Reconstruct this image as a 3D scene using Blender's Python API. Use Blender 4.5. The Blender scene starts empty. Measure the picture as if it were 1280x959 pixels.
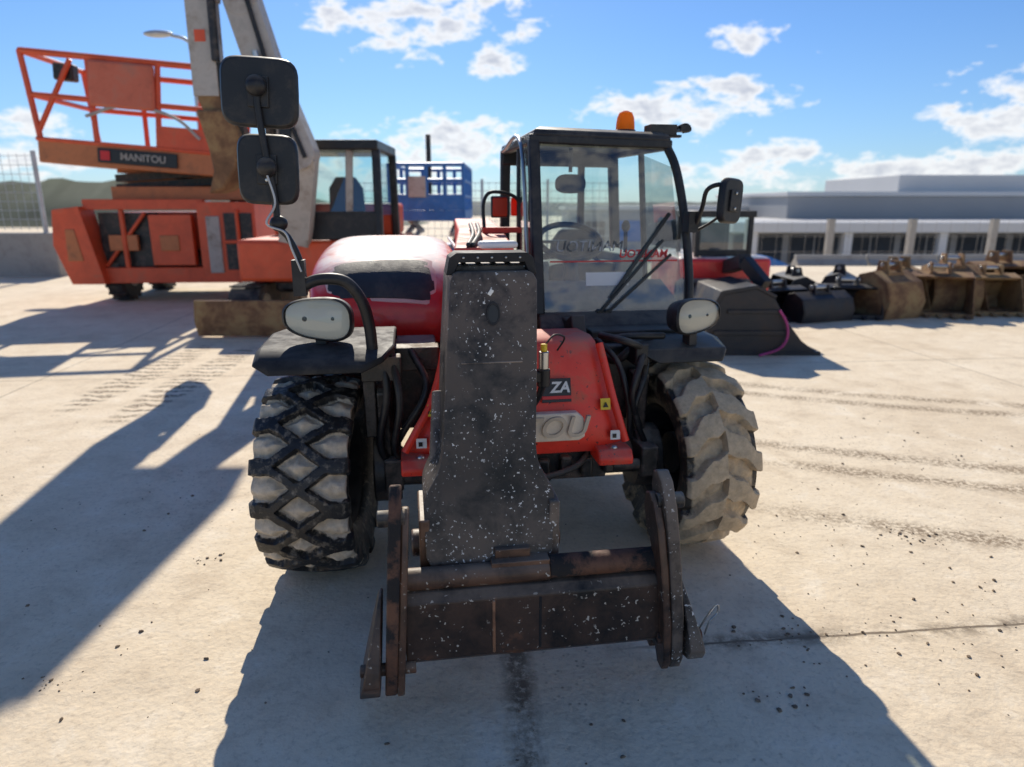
import bpy, bmesh, math, random
from mathutils import Vector, Matrix, noise
random.seed(7)
sc = bpy.context.scene
sc.view_settings.view_transform = 'Standard'
sc.view_settings.look = 'None'
sc.view_settings.exposure = 0
COL = sc.collection

# ------------------------------------------------------------------ materials
def NT(name):
    m = bpy.data.materials.new(name); m.use_nodes = True
    nt = m.node_tree; nt.nodes.clear()
    return m, nt
def nd(nt, typ, **kw):
    n = nt.nodes.new(typ)
    for k, v in kw.items(): setattr(n, k, v)
    return n
def math_(nt, op, a, b=None, c=None, clamp=False):
    n = nt.nodes.new('ShaderNodeMath'); n.operation = op; n.use_clamp = clamp
    for i, x in enumerate((a, b, c)):
        if x is None: continue
        if isinstance(x, (int, float)): n.inputs[i].default_value = x
        else: nt.links.new(x, n.inputs[i])
    return n.outputs[0]
def mixc(nt, f, a, b, blend='MIX'):
    n = nt.nodes.new('ShaderNodeMix'); n.data_type = 'RGBA'; n.blend_type = blend
    for sock, x in ((n.inputs[0], f), (n.inputs[6], a), (n.inputs[7], b)):
        if isinstance(x, (int, float)): sock.default_value = x
        elif isinstance(x, (tuple, list)): sock.default_value = (x[0], x[1], x[2], 1)
        else: nt.links.new(x, sock)
    return n.outputs[2]
def ramp(nt, x, lo, hi):
    n = nt.nodes.new('ShaderNodeMapRange'); n.clamp = True; n.interpolation_type = 'LINEAR'
    nt.links.new(x, n.inputs[0]); n.inputs[1].default_value = lo; n.inputs[2].default_value = hi
    return n.outputs[0]
def noise_(nt, vec, scale, detail=3, rough=.6, dist=0):
    n = nt.nodes.new('ShaderNodeTexNoise'); nt.links.new(vec, n.inputs['Vector'])
    n.inputs['Scale'].default_value = scale; n.inputs['Detail'].default_value = detail
    n.inputs['Roughness'].default_value = rough; n.inputs['Distortion'].default_value = dist
    return n.outputs[0]

def surf(name, base, rough=.5, metal=0., var=.2, vs=4., dirt=None, dlo=.5, dhi=.7, ds=5.,
         chips=None, cs=55., cthr=.62, dust=None, dust_glare_amt=.6, dn=(.3, .95), bump=.15, bs=60., coat=0., spec=.5, edge=None, lowchip=None):
    m, nt = NT(name)
    out = nd(nt, 'ShaderNodeOutputMaterial'); p = nd(nt, 'ShaderNodeBsdfPrincipled')
    nt.links.new(p.outputs[0], out.inputs[0])
    tc = nd(nt, 'ShaderNodeTexCoord').outputs['Object']
    dark = tuple(c*(1-var) for c in base); lite = tuple(min(1, c*(1+var)) for c in base)
    r = rough
    if dirt is None:
        n1 = noise_(nt, tc, vs, 3, .65); col = mixc(nt, ramp(nt, n1, .3, .7), dark, lite)
    else:
        n1 = noise_(nt, tc, ds, 5, .7, .3)
        col = mixc(nt, ramp(nt, n1, .3, .6), dark, lite)
        f = ramp(nt, n1, dlo, dhi); col = mixc(nt, f, col, dirt); r = math_(nt, 'MULTIPLY_ADD', f, .3, rough)
    if edge is not None:
        g0 = nd(nt, 'ShaderNodeNewGeometry')
        ef = math_(nt, 'MULTIPLY', ramp(nt, g0.outputs['Pointiness'], .52, .62), ramp(nt, n1, .35, .55))
        col = mixc(nt, ef, col, edge)
    if chips is not None:
        cn = noise_(nt, tc, cs, 2, .6)
        if lowchip:   # more scuffs towards the bottom of the part
            sz = nd(nt, 'ShaderNodeSeparateXYZ'); nt.links.new(tc, sz.inputs[0])
            cn = math_(nt, 'ADD', cn, math_(nt, 'MULTIPLY', ramp(nt, sz.outputs[2], lowchip[0], lowchip[1]), lowchip[2]))
        a = ramp(nt, cn, cthr, cthr+.02)
        b = ramp(nt, noise_(nt, tc, 7, 3, .6), .44, .56)
        col = mixc(nt, math_(nt, 'MULTIPLY', a, b), col, chips)
    if dust is not None:
        g = nd(nt, 'ShaderNodeNewGeometry')
        s = nd(nt, 'ShaderNodeSeparateXYZ'); nt.links.new(g.outputs['Normal'], s.inputs[0])
        up = ramp(nt, s.outputs[2], dn[0], dn[1])
        f = math_(nt, 'MULTIPLY', math_(nt, 'MULTIPLY', up, dust_glare_amt), ramp(nt, n1, .25, .55))
        col = mixc(nt, f, col, dust); r = math_(nt, 'MULTIPLY_ADD', f, .35, r)
    nt.links.new(col, p.inputs['Base Color'])
    if isinstance(r, (int, float)): p.inputs['Roughness'].default_value = r
    else: nt.links.new(math_(nt, 'MINIMUM', r, 1.), p.inputs['Roughness'])
    p.inputs['Metallic'].default_value = metal
    p.inputs['Coat Weight'].default_value = coat
    p.inputs['Specular IOR Level'].default_value = spec
    if bump > .06:
        bn = nd(nt, 'ShaderNodeBump'); bn.inputs['Strength'].default_value = bump
        bn.inputs['Distance'].default_value = .004
        nt.links.new(noise_(nt, tc, bs, 2, .7), bn.inputs['Height'])
        nt.links.new(bn.outputs[0], p.inputs['Normal'])
    return m

DUST = (.38, .32, .24)
RED = surf('red_paint', (.70, .022, .018), .34, var=.12, dirt=(.50, .10, .07), dlo=.6, dhi=.85, ds=7, dust=(.88, .76, .70), dust_glare_amt=1., dn=(.60, .94), bump=0, coat=.3)  # whitish upward faces: dust and bleaching, with sun glare painted into the colour
REDP = surf('red_chassis_paint', (.85, .045, .022), .42, var=.12, dirt=(.42, .15, .08), dlo=.52, dhi=.78, ds=6, dust=DUST, dust_glare_amt=.6, bump=.1, chips=(.06, .03, .03), cs=50, cthr=.66)
BLKS = surf('worn_black_steel', (.013, .013, .015), .42, var=.3, dirt=(.05, .04, .034), dlo=.5, dhi=.8, ds=6, chips=(.72, .70, .66), cs=85, cthr=.662, dust=DUST, dust_glare_amt=.4, bump=.2, bs=45, edge=(.34, .26, .20), spec=.32, lowchip=(1.1, .5, .03))
BLKR = surf('scuffed_black_steel', (.012, .012, .013), .38, var=.3, dirt=(.13, .055, .03), dlo=.59, dhi=.68, ds=4, chips=(.50, .45, .38), cs=60, cthr=.66, dust=DUST, dust_glare_amt=.45, bump=.4, bs=35, edge=(.32, .16, .09), spec=.35)
RUST = surf('rusty_edge', (.15, .065, .035), .65, var=.4, dirt=(.02, .018, .018), dlo=.42, dhi=.56, ds=8, bump=.5, bs=50)
PLAS = surf('black_plastic', (.014, .014, .016), .42, var=.2, dirt=(.08, .07, .058), dlo=.5, dhi=.85, ds=8, dust=DUST, dust_glare_amt=.4, bump=0, spec=.4)
PLASD = surf('dusty_black_plastic', (.016, .016, .018), .55, var=.3, dirt=(.07, .062, .055), dlo=.5, dhi=.8, ds=9, dust=(.12, .11, .10), dust_glare_amt=.5, bump=0, spec=.3)
GREAS = surf('greasy_black', (.014, .013, .013), .42, var=.4, dirt=(.13, .095, .075), dlo=.48, dhi=.7, ds=10, dust=DUST, dust_glare_amt=.8, bump=.5, bs=40)
STEEL = surf('bare_steel', (.5, .49, .47), .35, 1., var=.2, bump=0)
WHITE = surf('white_paint', (.72, .70, .67), .4, var=.08, bump=0)
TRIM = surf('faded_trim', (.78, .50, .44), .4, var=.1, bump=0)
GREYW = surf('greyish_white_paint', (.46, .42, .37), .55, var=.2, dirt=(.22, .17, .13), dlo=.47, dhi=.7, ds=3, bump=0)
ORNG = surf('orange_red_paint', (.70, .095, .03), .45, var=.15, dirt=(.40, .16, .09), dlo=.55, dhi=.85, ds=3, bump=0)
ORNF = surf('faded_orange_panel', (.62, .15, .08), .6, var=.15, dirt=(.42, .2, .14), dlo=.5, dhi=.8, ds=3, bump=0)
ORNB = surf('orange_brown_paint', (.52, .17, .06), .55, var=.2, dirt=(.2, .1, .06), dlo=.5, dhi=.8, ds=3, bump=0)
BLUE = surf('blue_paint', (.03, .16, .45), .45, var=.15, dirt=(.2, .25, .3), dlo=.55, dhi=.85, bump=0)
YEL = surf('yellow_label', (.80, .55, .03), .5, var=.05, bump=0)
LABW = surf('white_label', (.75, .75, .72), .5, var=.05, bump=0)
LABG = surf('worn_white_lettering', (.40, .41, .41), .5, var=.3, dirt=(.10, .11, .11), dlo=.47, dhi=.54, ds=14, bump=0)
LABB = surf('black_label', (.012, .012, .012), .4, var=.05, bump=0)
RLAB = surf('red_label', (.65, .02, .02), .4, var=.05, bump=0)
RUSTB = surf('rusty_bucket_steel', (.20, .10, .045), .75, var=.4, dirt=(.36, .24, .11), dlo=.45, dhi=.65, ds=3, bump=.3)
YELB = surf('worn_yellow_paint', (.34, .21, .09), .6, var=.3, dirt=(.2, .11, .05), dlo=.42, dhi=.6, ds=4, bump=.2)
BLKB = surf('black_bucket_steel', (.016, .016, .02), .5, var=.3, dirt=(.06, .045, .035), dlo=.45, dhi=.7, ds=3, bump=.3)
CONC = surf('concrete_blocks', (.34, .32, .29), .85, var=.2, dirt=(.2, .18, .16), dlo=.5, dhi=.8, ds=2, bump=0)
SEATM = surf('seat_fabric', (.03, .03, .035), .8, var=.2, bump=0)
GALV = surf('galvanised_steel', (.45, .46, .47), .5, .6, var=.15, bump=0)
BEIG = surf('cast_plate_paint', (.80, .66, .50), .55, var=.12, dirt=(.55, .36, .25), dlo=.55, dhi=.8, ds=12, bump=.1)
BEID = surf('cast_letter_paint', (.62, .50, .37), .5, var=.2, bump=0)
GRIL = surf('grille_mesh', (.03, .03, .034), .55, var=.3, dirt=(.10, .085, .075), dlo=.5, dhi=.75, bump=.6, bs=160)
WALLM = surf('painted_cladding', (.64, .63, .61), .6, var=.05, vs=.1, bump=0)
WALLG = surf('grey_cladding', (.33, .33, .33), .6, var=.08, vs=.1, bump=0)
DARKW = surf('dark_glazing', (.035, .045, .06), .5, var=.2, vs=.5, bump=0, spec=.2)
INTR = surf('interior_grey', (.22, .22, .21), .7, var=.2, bump=0)

def lamp_mat(name, col, trc):
    m, nt = NT(name)
    out = nd(nt, 'ShaderNodeOutputMaterial'); p = nd(nt, 'ShaderNodeBsdfPrincipled'); t = nd(nt, 'ShaderNodeBsdfTranslucent')
    p.inputs['Base Color'].default_value = (*col, 1); p.inputs['Roughness'].default_value = .15; t.inputs[0].default_value = (*trc, 1)
    w = nd(nt, 'ShaderNodeTexWave'); w.bands_direction = 'Z'; w.inputs['Scale'].default_value = 40; tc = nd(nt, 'ShaderNodeTexCoord'); nt.links.new(tc.outputs['Object'], w.inputs[0])
    b = nd(nt, 'ShaderNodeBump'); b.inputs['Strength'].default_value = .3; b.inputs['Distance'].default_value = .003; nt.links.new(w.outputs['Fac'], b.inputs['Height']); nt.links.new(b.outputs[0], p.inputs['Normal'])
    mx = nd(nt, 'ShaderNodeMixShader'); mx.inputs[0].default_value = .55; nt.links.new(p.outputs[0], mx.inputs[1]); nt.links.new(t.outputs[0], mx.inputs[2]); nt.links.new(mx.outputs[0], out.inputs[0])
    return m
AMBER = lamp_mat('amber_lens', (1., .27, .01), (1., .42, .02)); REDL = lamp_mat('red_lens', (.85, .07, .03), (1., .12, .05))

def metal_mat(name, col, rough):
    m, nt = NT(name)
    out = nd(nt, 'ShaderNodeOutputMaterial'); p = nd(nt, 'ShaderNodeBsdfPrincipled'); nt.links.new(p.outputs[0], out.inputs[0])
    p.inputs['Base Color'].default_value = (*col, 1); p.inputs['Metallic'].default_value = .9; p.inputs['Roughness'].default_value = rough
    return m
CHROME = metal_mat('headlight_reflector', (.90, .86, .78), .08)
SATIN = metal_mat('headlight_inner_bezel', (.42, .40, .36), .35)

def glass_mat(name, tint=(.80, .89, .87), fac=.09, fres=.35, dust=.12, rough=.02):
    m, nt = NT(name)
    out = nd(nt, 'ShaderNodeOutputMaterial')
    tr = nd(nt, 'ShaderNodeBsdfTransparent'); tr.inputs[0].default_value = (*tint, 1)
    gl = nd(nt, 'ShaderNodeBsdfGlossy'); gl.inputs['Roughness'].default_value = rough; gl.inputs[0].default_value = (.95, .95, .95, 1)
    df = nd(nt, 'ShaderNodeBsdfDiffuse'); df.inputs[0].default_value = (.6, .56, .5, 1)
    lw = nd(nt, 'ShaderNodeLayerWeight'); lw.inputs[0].default_value = .25
    f = math_(nt, 'MULTIPLY_ADD', lw.outputs['Fresnel'], fres, fac, clamp=True)
    mx = nd(nt, 'ShaderNodeMixShader'); nt.links.new(f, mx.inputs[0]); nt.links.new(tr.outputs[0], mx.inputs[1]); nt.links.new(gl.outputs[0], mx.inputs[2])
    tc = nd(nt, 'ShaderNodeTexCoord').outputs['Object']
    sz = nd(nt, 'ShaderNodeSeparateXYZ'); nt.links.new(tc, sz.inputs[0])
    dn = math_(nt, 'MULTIPLY', ramp(nt, noise_(nt, tc, 5, 4, .7), .3, .75), math_(nt, 'MULTIPLY_ADD', ramp(nt, sz.outputs[2], 1.42, 1.2), dust*2.6, dust*.3))  # dust film, denser low down to paint in pale reflections on the glass
    mx2 = nd(nt, 'ShaderNodeMixShader'); nt.links.new(dn, mx2.inputs[0]); nt.links.new(mx.outputs[0], mx2.inputs[1]); nt.links.new(df.outputs[0], mx2.inputs[2])
    nt.links.new(mx2.outputs[0], out.inputs[0])
    return m
GLASS = glass_mat('cab_glass')
LENS = glass_mat('lens_glass', (.97, .97, .95), .05, .3, .02)
GREEN = glass_mat('green_glass', (.55, .75, .75), .1, .6, .1)

def tyre_mat(name, rub, mudc):
    m, nt = NT(name)
    out = nd(nt, 'ShaderNodeOutputMaterial'); p = nd(nt, 'ShaderNodeBsdfPrincipled'); nt.links.new(p.outputs[0], out.inputs[0])
    tc = nd(nt, 'ShaderNodeTexCoord').outputs['Object']
    at = nd(nt, 'ShaderNodeAttribute'); at.attribute_name = 'mud'
    n = noise_(nt, tc, 26, 5, .75)
    f = ramp(nt, math_(nt, 'ADD', at.outputs['Fac'], math_(nt, 'MULTIPLY', math_(nt, 'SUBTRACT', n, .5), .8)), .38, .60)
    mc = mixc(nt, ramp(nt, n, .3, .7), mudc, tuple(c*.6 for c in mudc))
    rc = mixc(nt, ramp(nt, n, .52, .75), rub, tuple(c*.4 for c in mudc))
    nt.links.new(mixc(nt, f, rc, mc), p.inputs['Base Color'])
    nt.links.new(math_(nt, 'MULTIPLY_ADD', f, .4, .48), p.inputs['Roughness'])
    b = nd(nt, 'ShaderNodeBump'); b.inputs['Strength'].default_value = .5; b.inputs['Distance'].default_value = .005
    nt.links.new(noise_(nt, tc, 70, 3, .7), b.inputs['Height']); nt.links.new(b.outputs[0], p.inputs['Normal'])
    return m
TYRE = tyre_mat('tyre_rubber', (.012, .012, .013), (.74, .62, .47))
TYRE2 = tyre_mat('muddy_tyre_rubber', (.035, .028, .021), (.66, .50, .32))
RUBB = surf('plain_rubber', (.025, .025, .025), .7, var=.3, dirt=(.2, .17, .13), dlo=.45, dhi=.7, ds=3, bump=0)

# ------------------------------------------------------------------ builder
def catmull(P, n=6):
    P = [Vector(p) for p in P]
    if len(P) < 3: return P
    Q = [P[0]*2-P[1]]+P+[P[-1]*2-P[-2]]; out = []
    for i in range(1, len(Q)-2):
        a, b, c, d = Q[i-1:i+3]
        for k in range(n):
            t = k/n
            out.append(.5*((2*b)+(c-a)*t+(2*a-5*b+4*c-d)*t*t+(3*b-a-3*c+d)*t**3))
    out.append(P[-1]); return out

class B:
    def __init__(s): s.v = []; s.f = []; s.mi = []; s.mats = []
    def add(s, vs, fs, mat, M=None):
        if mat not in s.mats: s.mats.append(mat)
        k = s.mats.index(mat); o = len(s.v)
        for v in vs:
            v = Vector(v); s.v.append(M @ v if M else v)
        for f in fs: s.f.append([i+o for i in f]); s.mi.append(k)
        return s
    def box(s, c, d, mat, rot=(0, 0, 0)):
        R = Matrix.Translation(c) @ (Matrix.Rotation(rot[2], 4, 'Z') @ Matrix.Rotation(rot[1], 4, 'Y') @ Matrix.Rotation(rot[0], 4, 'X'))
        x, y, z = [k/2 for k in d]
        vs = [(-x, -y, -z), (x, -y, -z), (x, y, -z), (-x, y, -z), (-x, -y, z), (x, -y, z), (x, y, z), (-x, y, z)]
        return s.add(vs, [(0, 3, 2, 1), (4, 5, 6, 7), (0, 1, 5, 4), (1, 2, 6, 5), (2, 3, 7, 6), (3, 0, 4, 7)], mat, R)
    def bb(s, lo, hi, mat):
        return s.box([(a+b)/2 for a, b in zip(lo, hi)], [abs(b-a) for a, b in zip(lo, hi)], mat)
    def loft(s, rings, mat, caps=True):
        n = len(rings[0]); vs = [p for r in rings for p in r]; fs = []
        for i in range(len(rings)-1):
            for j in range(n):
                k = (j+1) % n; fs.append((i*n+j, i*n+k, (i+1)*n+k, (i+1)*n+j))
        if caps: fs.append(tuple(range(n))[::-1]); fs.append(tuple((len(rings)-1)*n+j for j in range(n)))
        return s.add(vs, fs, mat)
    def prism(s, poly, ax, lo, hi, mat):
        def mp(p, t): return {'x': (t, p[0], p[1]), 'y': (p[0], t, p[1]), 'z': (p[0], p[1], t)}[ax]
        return s.loft([[mp(p, lo) for p in poly], [mp(p, hi) for p in poly]], mat)
    def cyl(s, p0, p1, r0, mat, r1=None, seg=20):
        return s.tube([p0, p1], r0, mat, seg, r1=r1, smooth=False)
    def tube(s, P, r, mat, seg=12, r1=None, smooth=True, n=6):
        P = catmull(P, n) if smooth and len(P) > 2 else [Vector(p) for p in P]
        r1 = r if r1 is None else r1
        T = [(P[min(i+1, len(P)-1)]-P[max(i-1, 0)]).normalized() for i in range(len(P))]
        u = T[0].orthogonal().normalized(); rings = []
        for i, p in enumerate(P):
            u = (u-T[i]*u.dot(T[i])).normalized(); w = T[i].cross(u)
            rr = r+(r1-r)*i/(len(P)-1)
            rings.append([p+(u*math.cos(2*math.pi*k/seg)+w*math.sin(2*math.pi*k/seg))*rr for k in range(seg)])
        return s.loft(rings, mat)
    def beam(s, p0, p1, w, h, mat, up=(0, 0, 1)):
        p0 = Vector(p0); p1 = Vector(p1); t = (p1-p0).normalized(); up = Vector(up)
        sd = t.cross(up)
        if sd.length < 1e-3: sd = t.cross(Vector((0, 1, 0)))
        sd.normalize(); u = sd.cross(t)
        o = [(-1, -1), (1, -1), (1, 1), (-1, 1)]
        return s.loft([[p+sd*a*w/2+u*b*h/2 for a, b in o] for p in (p0, p1)], mat)
    def ell(s, c, r, mat, nu=20, nv=12):
        rings = []; c = Vector(c)
        for i in range(nv+1):
            ph = -math.pi/2+math.pi*i/nv; cr = max(math.cos(ph), .002)
            rings.append([c+Vector((r[0]*cr*math.cos(2*math.pi*k/nu), r[1]*cr*math.sin(2*math.pi*k/nu), r[2]*math.sin(ph))) for k in range(nu)])
        return s.loft(rings, mat)
    def finish(s, name, parent=None, bevel=0., seg=2, label=None, recalc=True, ang=38):
        me = bpy.data.meshes.new(name); me.from_pydata([tuple(v) for v in s.v], [], s.f)
        for m in s.mats: me.materials.append(m)
        me.polygons.foreach_set('material_index', s.mi)
        if recalc:
            bm = bmesh.new(); bm.from_mesh(me); bmesh.ops.recalc_face_normals(bm, faces=bm.faces); bm.to_mesh(me); bm.free()
        me.polygons.foreach_set('use_smooth', [True]*len(me.polygons))
        me.set_sharp_from_angle(angle=math.radians(ang))
        ob = bpy.data.objects.new(name, me); COL.objects.link(ob)
        if parent: ob.parent = parent
        if label: ob['label'] = label
        if bevel:
            md = ob.modifiers.new('bevel', 'BEVEL'); md.width = bevel; md.segments = seg; md.limit_method = 'ANGLE'; md.angle_limit = math.radians(40)
            md.use_clamp_overlap = True
        return ob
def tubeobj(name, par, P, r, mat, seg=10, **k):
    b = B(); b.tube(P, r, mat, seg, **k); return b.finish(name, par)

def ring(cx, cz, rx, rz, y, n=28, p=3.):
    o = []
    for k in range(n):
        t = 2*math.pi*k/n; c = math.cos(t); s_ = math.sin(t)
        o.append((cx+rx*math.copysign(abs(c)**(2/p), c), y, cz+rz*math.copysign(abs(s_)**(2/p), s_)))
    return o

def root(name, loc, rot, label, cat, group=None):
    e = bpy.data.objects.new(name, None); e.empty_display_size = .3; COL.objects.link(e)
    e.location = loc; e.rotation_euler = (0, 0, math.radians(rot)); e['label'] = label; e['category'] = cat
    if group: e['group'] = group
    return e

def text(name, body, size, loc, mat, parent, rot=(90, 0, 0), ext=.002, shear=0., bold=0., mirror=False, align='CENTER', sx=1.):
    cu = bpy.data.curves.new(name, 'FONT'); cu.body = body; cu.size = size; cu.extrude = ext; cu.shear = shear; cu.offset = bold
    cu.align_x = align; cu.align_y = 'CENTER'
    t = bpy.data.objects.new(name+'_tmp', cu); COL.objects.link(t)
    bpy.context.view_layer.update()
    me = bpy.data.meshes.new_from_object(t.evaluated_get(bpy.context.evaluated_depsgraph_get()))
    COL.objects.unlink(t); bpy.data.objects.remove(t)
    me.materials.clear(); me.materials.append(mat)
    ob = bpy.data.objects.new(name, me); COL.objects.link(ob); ob.parent = parent
    ob.location = loc; ob.rotation_euler = [math.radians(a) for a in rot]
    ob.scale = (-sx if mirror else sx, 1, 1)
    return ob

# ------------------------------------------------------------------ tyres
R0 = .437
def ss(a, b, x):
    t = min(1, max(0, (x-a)/(b-a))); return t*t*(3-2*t)
def tyre_mesh(name, dusty, seed, NP, kx):
    prof = []
    side = [(-.135, .235), (-.155, .25), (-.172, .29), (-.183, .33), (-.188, .36), (-.189, .38)]
    for x, r in side: prof.append((x, r, 0.))
    NX = 57
    for i in range(NX):
        x = -.186+.372*i/(NX-1); prof.append((x, .398-.020*(abs(x)/.186)**3.5, 1.))
    for x, r in side[::-1]: prof.append((-x, r, 0.))
    NU = NP*34; vs = []; mud = []
    for i in range(NU):
        th = 2*math.pi*i/NU; u = th/(2*math.pi)*NP
        ct, st_ = math.cos(th), math.sin(th)
        for (x, r, w) in prof:
            nz = noise.noise(Vector((ct*4+seed, st_*4, x*9)))
            nf = noise.noise(Vector((ct*14+seed, st_*14, x*34)))
            ax = min(abs(x), .19)
            if not dusty:
                xc = max(-.125, min(.125, x)); s_ = xc/.25
                wob = nz*.06
                dA = abs(((u-s_+.5+wob) % 1)-.5); dB = abs(((u+s_+.5-wob) % 1)-.5)
                # thick chunky ribs that swell where they cross and at the shoulders
                near = 1-ss(.0, .30, dA+dB)
                hw = .135+.03*nf+.05*near+.05*ss(.10, .16, ax)
                h = max(1-ss(hw-.02, hw+.03, dA), 1-ss(hw-.02, hw+.03, dB))
                pad = min(dA, dB)
            else:
                off = .5 if x < 0 else 0.
                uu = u+off-.50*ss(0, .19, ax)-.07*math.sin(ax*45)+.03*nz
                d = abs(((uu+.5) % 1)-.5); hw = .30-.07*ax/.19+.015*nf
                h = 1-ss(hw-.01, hw+.03, d)
                pad = 0
            if w:
                rr = r+h*.040+(1-h)*(.008*nf+.03*ss(.14, .45, pad))+.002*nf
                if not dusty: mu = (1-h)*(.55+1.0*ss(.16, .24, pad))-ss(.168, .182, ax)*.7+.12*nz
                else: mu = .72+.28*h+.2*nz-.55*ss(.14, .18, ax)*(1-h)
                xx = x*(1+.03*h*ss(.15, .186, ax))
            else:
                rr = r; k = ss(.30, .37, r)*h
                xx = x*(1+.07*k); rr = r+.018*k
                mu = (.1 if not dusty else .35)+.25*nz
            vs.append((xx*kx, ct*rr, st_*rr)); mud.append(max(0, min(1, mu)))
    n = len(prof); fs = []
    for i in range(NU):
        j = (i+1) % NU
        for k in range(n-1): fs.append((i*n+k, i*n+k+1, j*n+k+1, j*n+k))
    me = bpy.data.meshes.new(name); me.from_pydata(vs, [], fs); me.materials.append(TYRE2 if dusty else TYRE)
    bm = bmesh.new(); bm.from_mesh(me); bmesh.ops.recalc_face_normals(bm, faces=bm.faces); bm.to_mesh(me); bm.free()
    at = me.attributes.new('mud', 'FLOAT', 'POINT'); at.data.foreach_set('value', mud)
    me.polygons.foreach_set('use_smooth', [True]*len(me.polygons))
    me.set_sharp_from_angle(angle=math.radians(50))
    return me
TM1 = tyre_mesh('tyre', False, 1.3, 15, .98); TM2 = tyre_mesh('tyre', True, 5.1, 14, .88)

def wheel(parent, x, y, out, me, label=None, steer=0):
    b = B()
    b.cyl((-.06*out, 0, 0), (.13*out, 0, 0), .10, GREAS); b.cyl((.13*out, 0, 0), (.15*out, 0, 0), .07, GREAS)
    for k in range(8):
        a = k*math.pi/4; b.cyl((.05*out, .14*math.cos(a), .14*math.sin(a)), (.09*out, .14*math.cos(a), .14*math.sin(a)), .014, STEEL, seg=6)
    w = b.finish('wheel', parent, .004); w.location = (x, y, R0); w.rotation_euler = (0, 0, math.radians(steer))
    t = bpy.data.objects.new('tyre', me); COL.objects.link(t); t.parent = w
    if label: t['label'] = label
    b = B()
    rr = []
    for (xx, r) in [(-.13, .25), (-.125, .24), (-.11, .22), (-.02, .20), (.06, .19), (.10, .21), (.125, .24), (.13, .25), (.125, .235), (.10, .20), (.065, .17), (.055, .05), (.05, .05), (.05, .18), (-.03, .19), (-.115, .215), (-.13, .235)]:
        rr.append([(xx*out, r*math.cos(2*math.pi*k/40), r*math.sin(2*math.pi*k/40)) for k in range(40)])
    b.loft(rr, PLASD, False)
    b.finish('rim', w)
    return w

# ================================================================== TELEHANDLER
T = root('telehandler', (.03, 3.0, 0), 8.6, 'compact red telehandler with black boom and muddy tyres on concrete', 'telehandler')
wheel(T, -.885, 0, -1, TM1, 'tyre with pale mud packed between black lugs', steer=-7)
wheel(T, .80, 0, 1, TM2, 'tyre coated all over in dry tan mud', steer=5)
wheel(T, -.82, 2.35, -1, TM1); wheel(T, .80, 2.35, 1, TM2)

b = B()
b.bb((-.33, -.05, .42), (.33, 2.7, .92), GREAS)
b.bb((-.36, 2.55, .45), (.36, 3.0, 1.0), REDP)
b.finish('chassis_frame', T, .01)
b = B()
def redsec(z, x0, x1, y, bul):
    n = 12; o = []
    for i in range(n+1):
        t = i/n; e = min(1, min(t, 1-t)/.08); o.append((x0+(x1-x0)*t, y+.04*(1-math.sin(e*math.pi/2))-bul*math.sin(math.pi*t), z))
    o += [(x1-.02, y+.2, z), (x0+.02, y+.2, z)]
    return o
b.loft([redsec(.56, -.50, .40, -.25, .01), redsec(.575, -.515, .412, -.285, .01), redsec(.63, -.51, .408, -.30, .012), redsec(.70, -.465, .385, -.29, .015), redsec(.78, -.415, .362, -.265, .015), redsec(.93, -.355, .333, -.215, .015), redsec(1.02, -.335, .315, -.175, .01), redsec(1.045, -.32, .30, -.14, .005)], REDP)
b.finish('front_frame', T, .003, 2, ang=40)
for sx, x0, x1 in ((-1, -.535, -.375), (1, .28, .43)):
    b = B(); b.prism([(-.375, .535), (-.38, .565), (-.35, .60), (-.20, .60), (-.20, .535)], 'x', x0, x1, REDP)
    b.cyl(((x0+x1)/2, -.33, .59), ((x0+x1)/2, -.33, .612), .02, STEEL, seg=6)
    b.finish('bracket', T, .012, 3)
tubeobj('frame_lip', T, [(-.342, -.185, 1.02), (-.362, -.225, .93), (-.41, -.27, .80), (-.47, -.30, .70), (-.517, -.31, .62)], .017, REDP)
tubeobj('frame_lip', T, [(.318, -.185, 1.02), (.335, -.225, .93), (.362, -.27, .80), (.388, -.30, .70), (.412, -.31, .62)], .017, REDP)
b = B(); b.prism([(-.36, .645), (-.355, .765), (.19, .765), (.218, .742), (.225, .66), (.20, .645)], 'y', -.348, -.30, BEIG); MPl = b.finish('maker_plate', T, .006, 2)
text('maker_lettering', 'MANITOU', .125, (-.075, -.352, .705), BEID, MPl, rot=(90, 0, 0), ext=.010, shear=.25, bold=.001, sx=1.05)
b = B(); b.box((.115, -.274, .845), (.125, .006, .10), LABB, rot=(math.radians(-18), 0, 0)); b.box((.115, -.287, .817), (.125, .004, .014), RLAB, rot=(math.radians(-18), 0, 0)); pl = b.finish('name_plate', T, .001)
text('name_plate_lettering', 'ZA', .062, (.128, -.2795, .857), LABW, T, rot=(72, 0, 0), ext=.001, shear=.2, bold=.002)
for (x, y, z) in ((-.40, -.283, .785), (.325, -.283, .78)):
    b = B(); b.box((x, y-.004, z), (.042, .004, .048), YEL, rot=(math.radians(-16), 0, 0))
    b.prism([(x-.012, z-.012), (x+.012, z-.012), (x, z+.012)], 'y', y-.012, y-.009, LABB); b.finish('warning_label', T)
for x, z in ((-.45, .655), (.365, .65)):
    b = B(); b.box((x, -.314, z), (.042, .004, .04), LABW, rot=(math.radians(-6), 0, 0)); b.bb((x-.012, -.319, z-.012), (x+.004, -.3165, z+.006), LABB); b.finish('blank_label', T)

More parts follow.
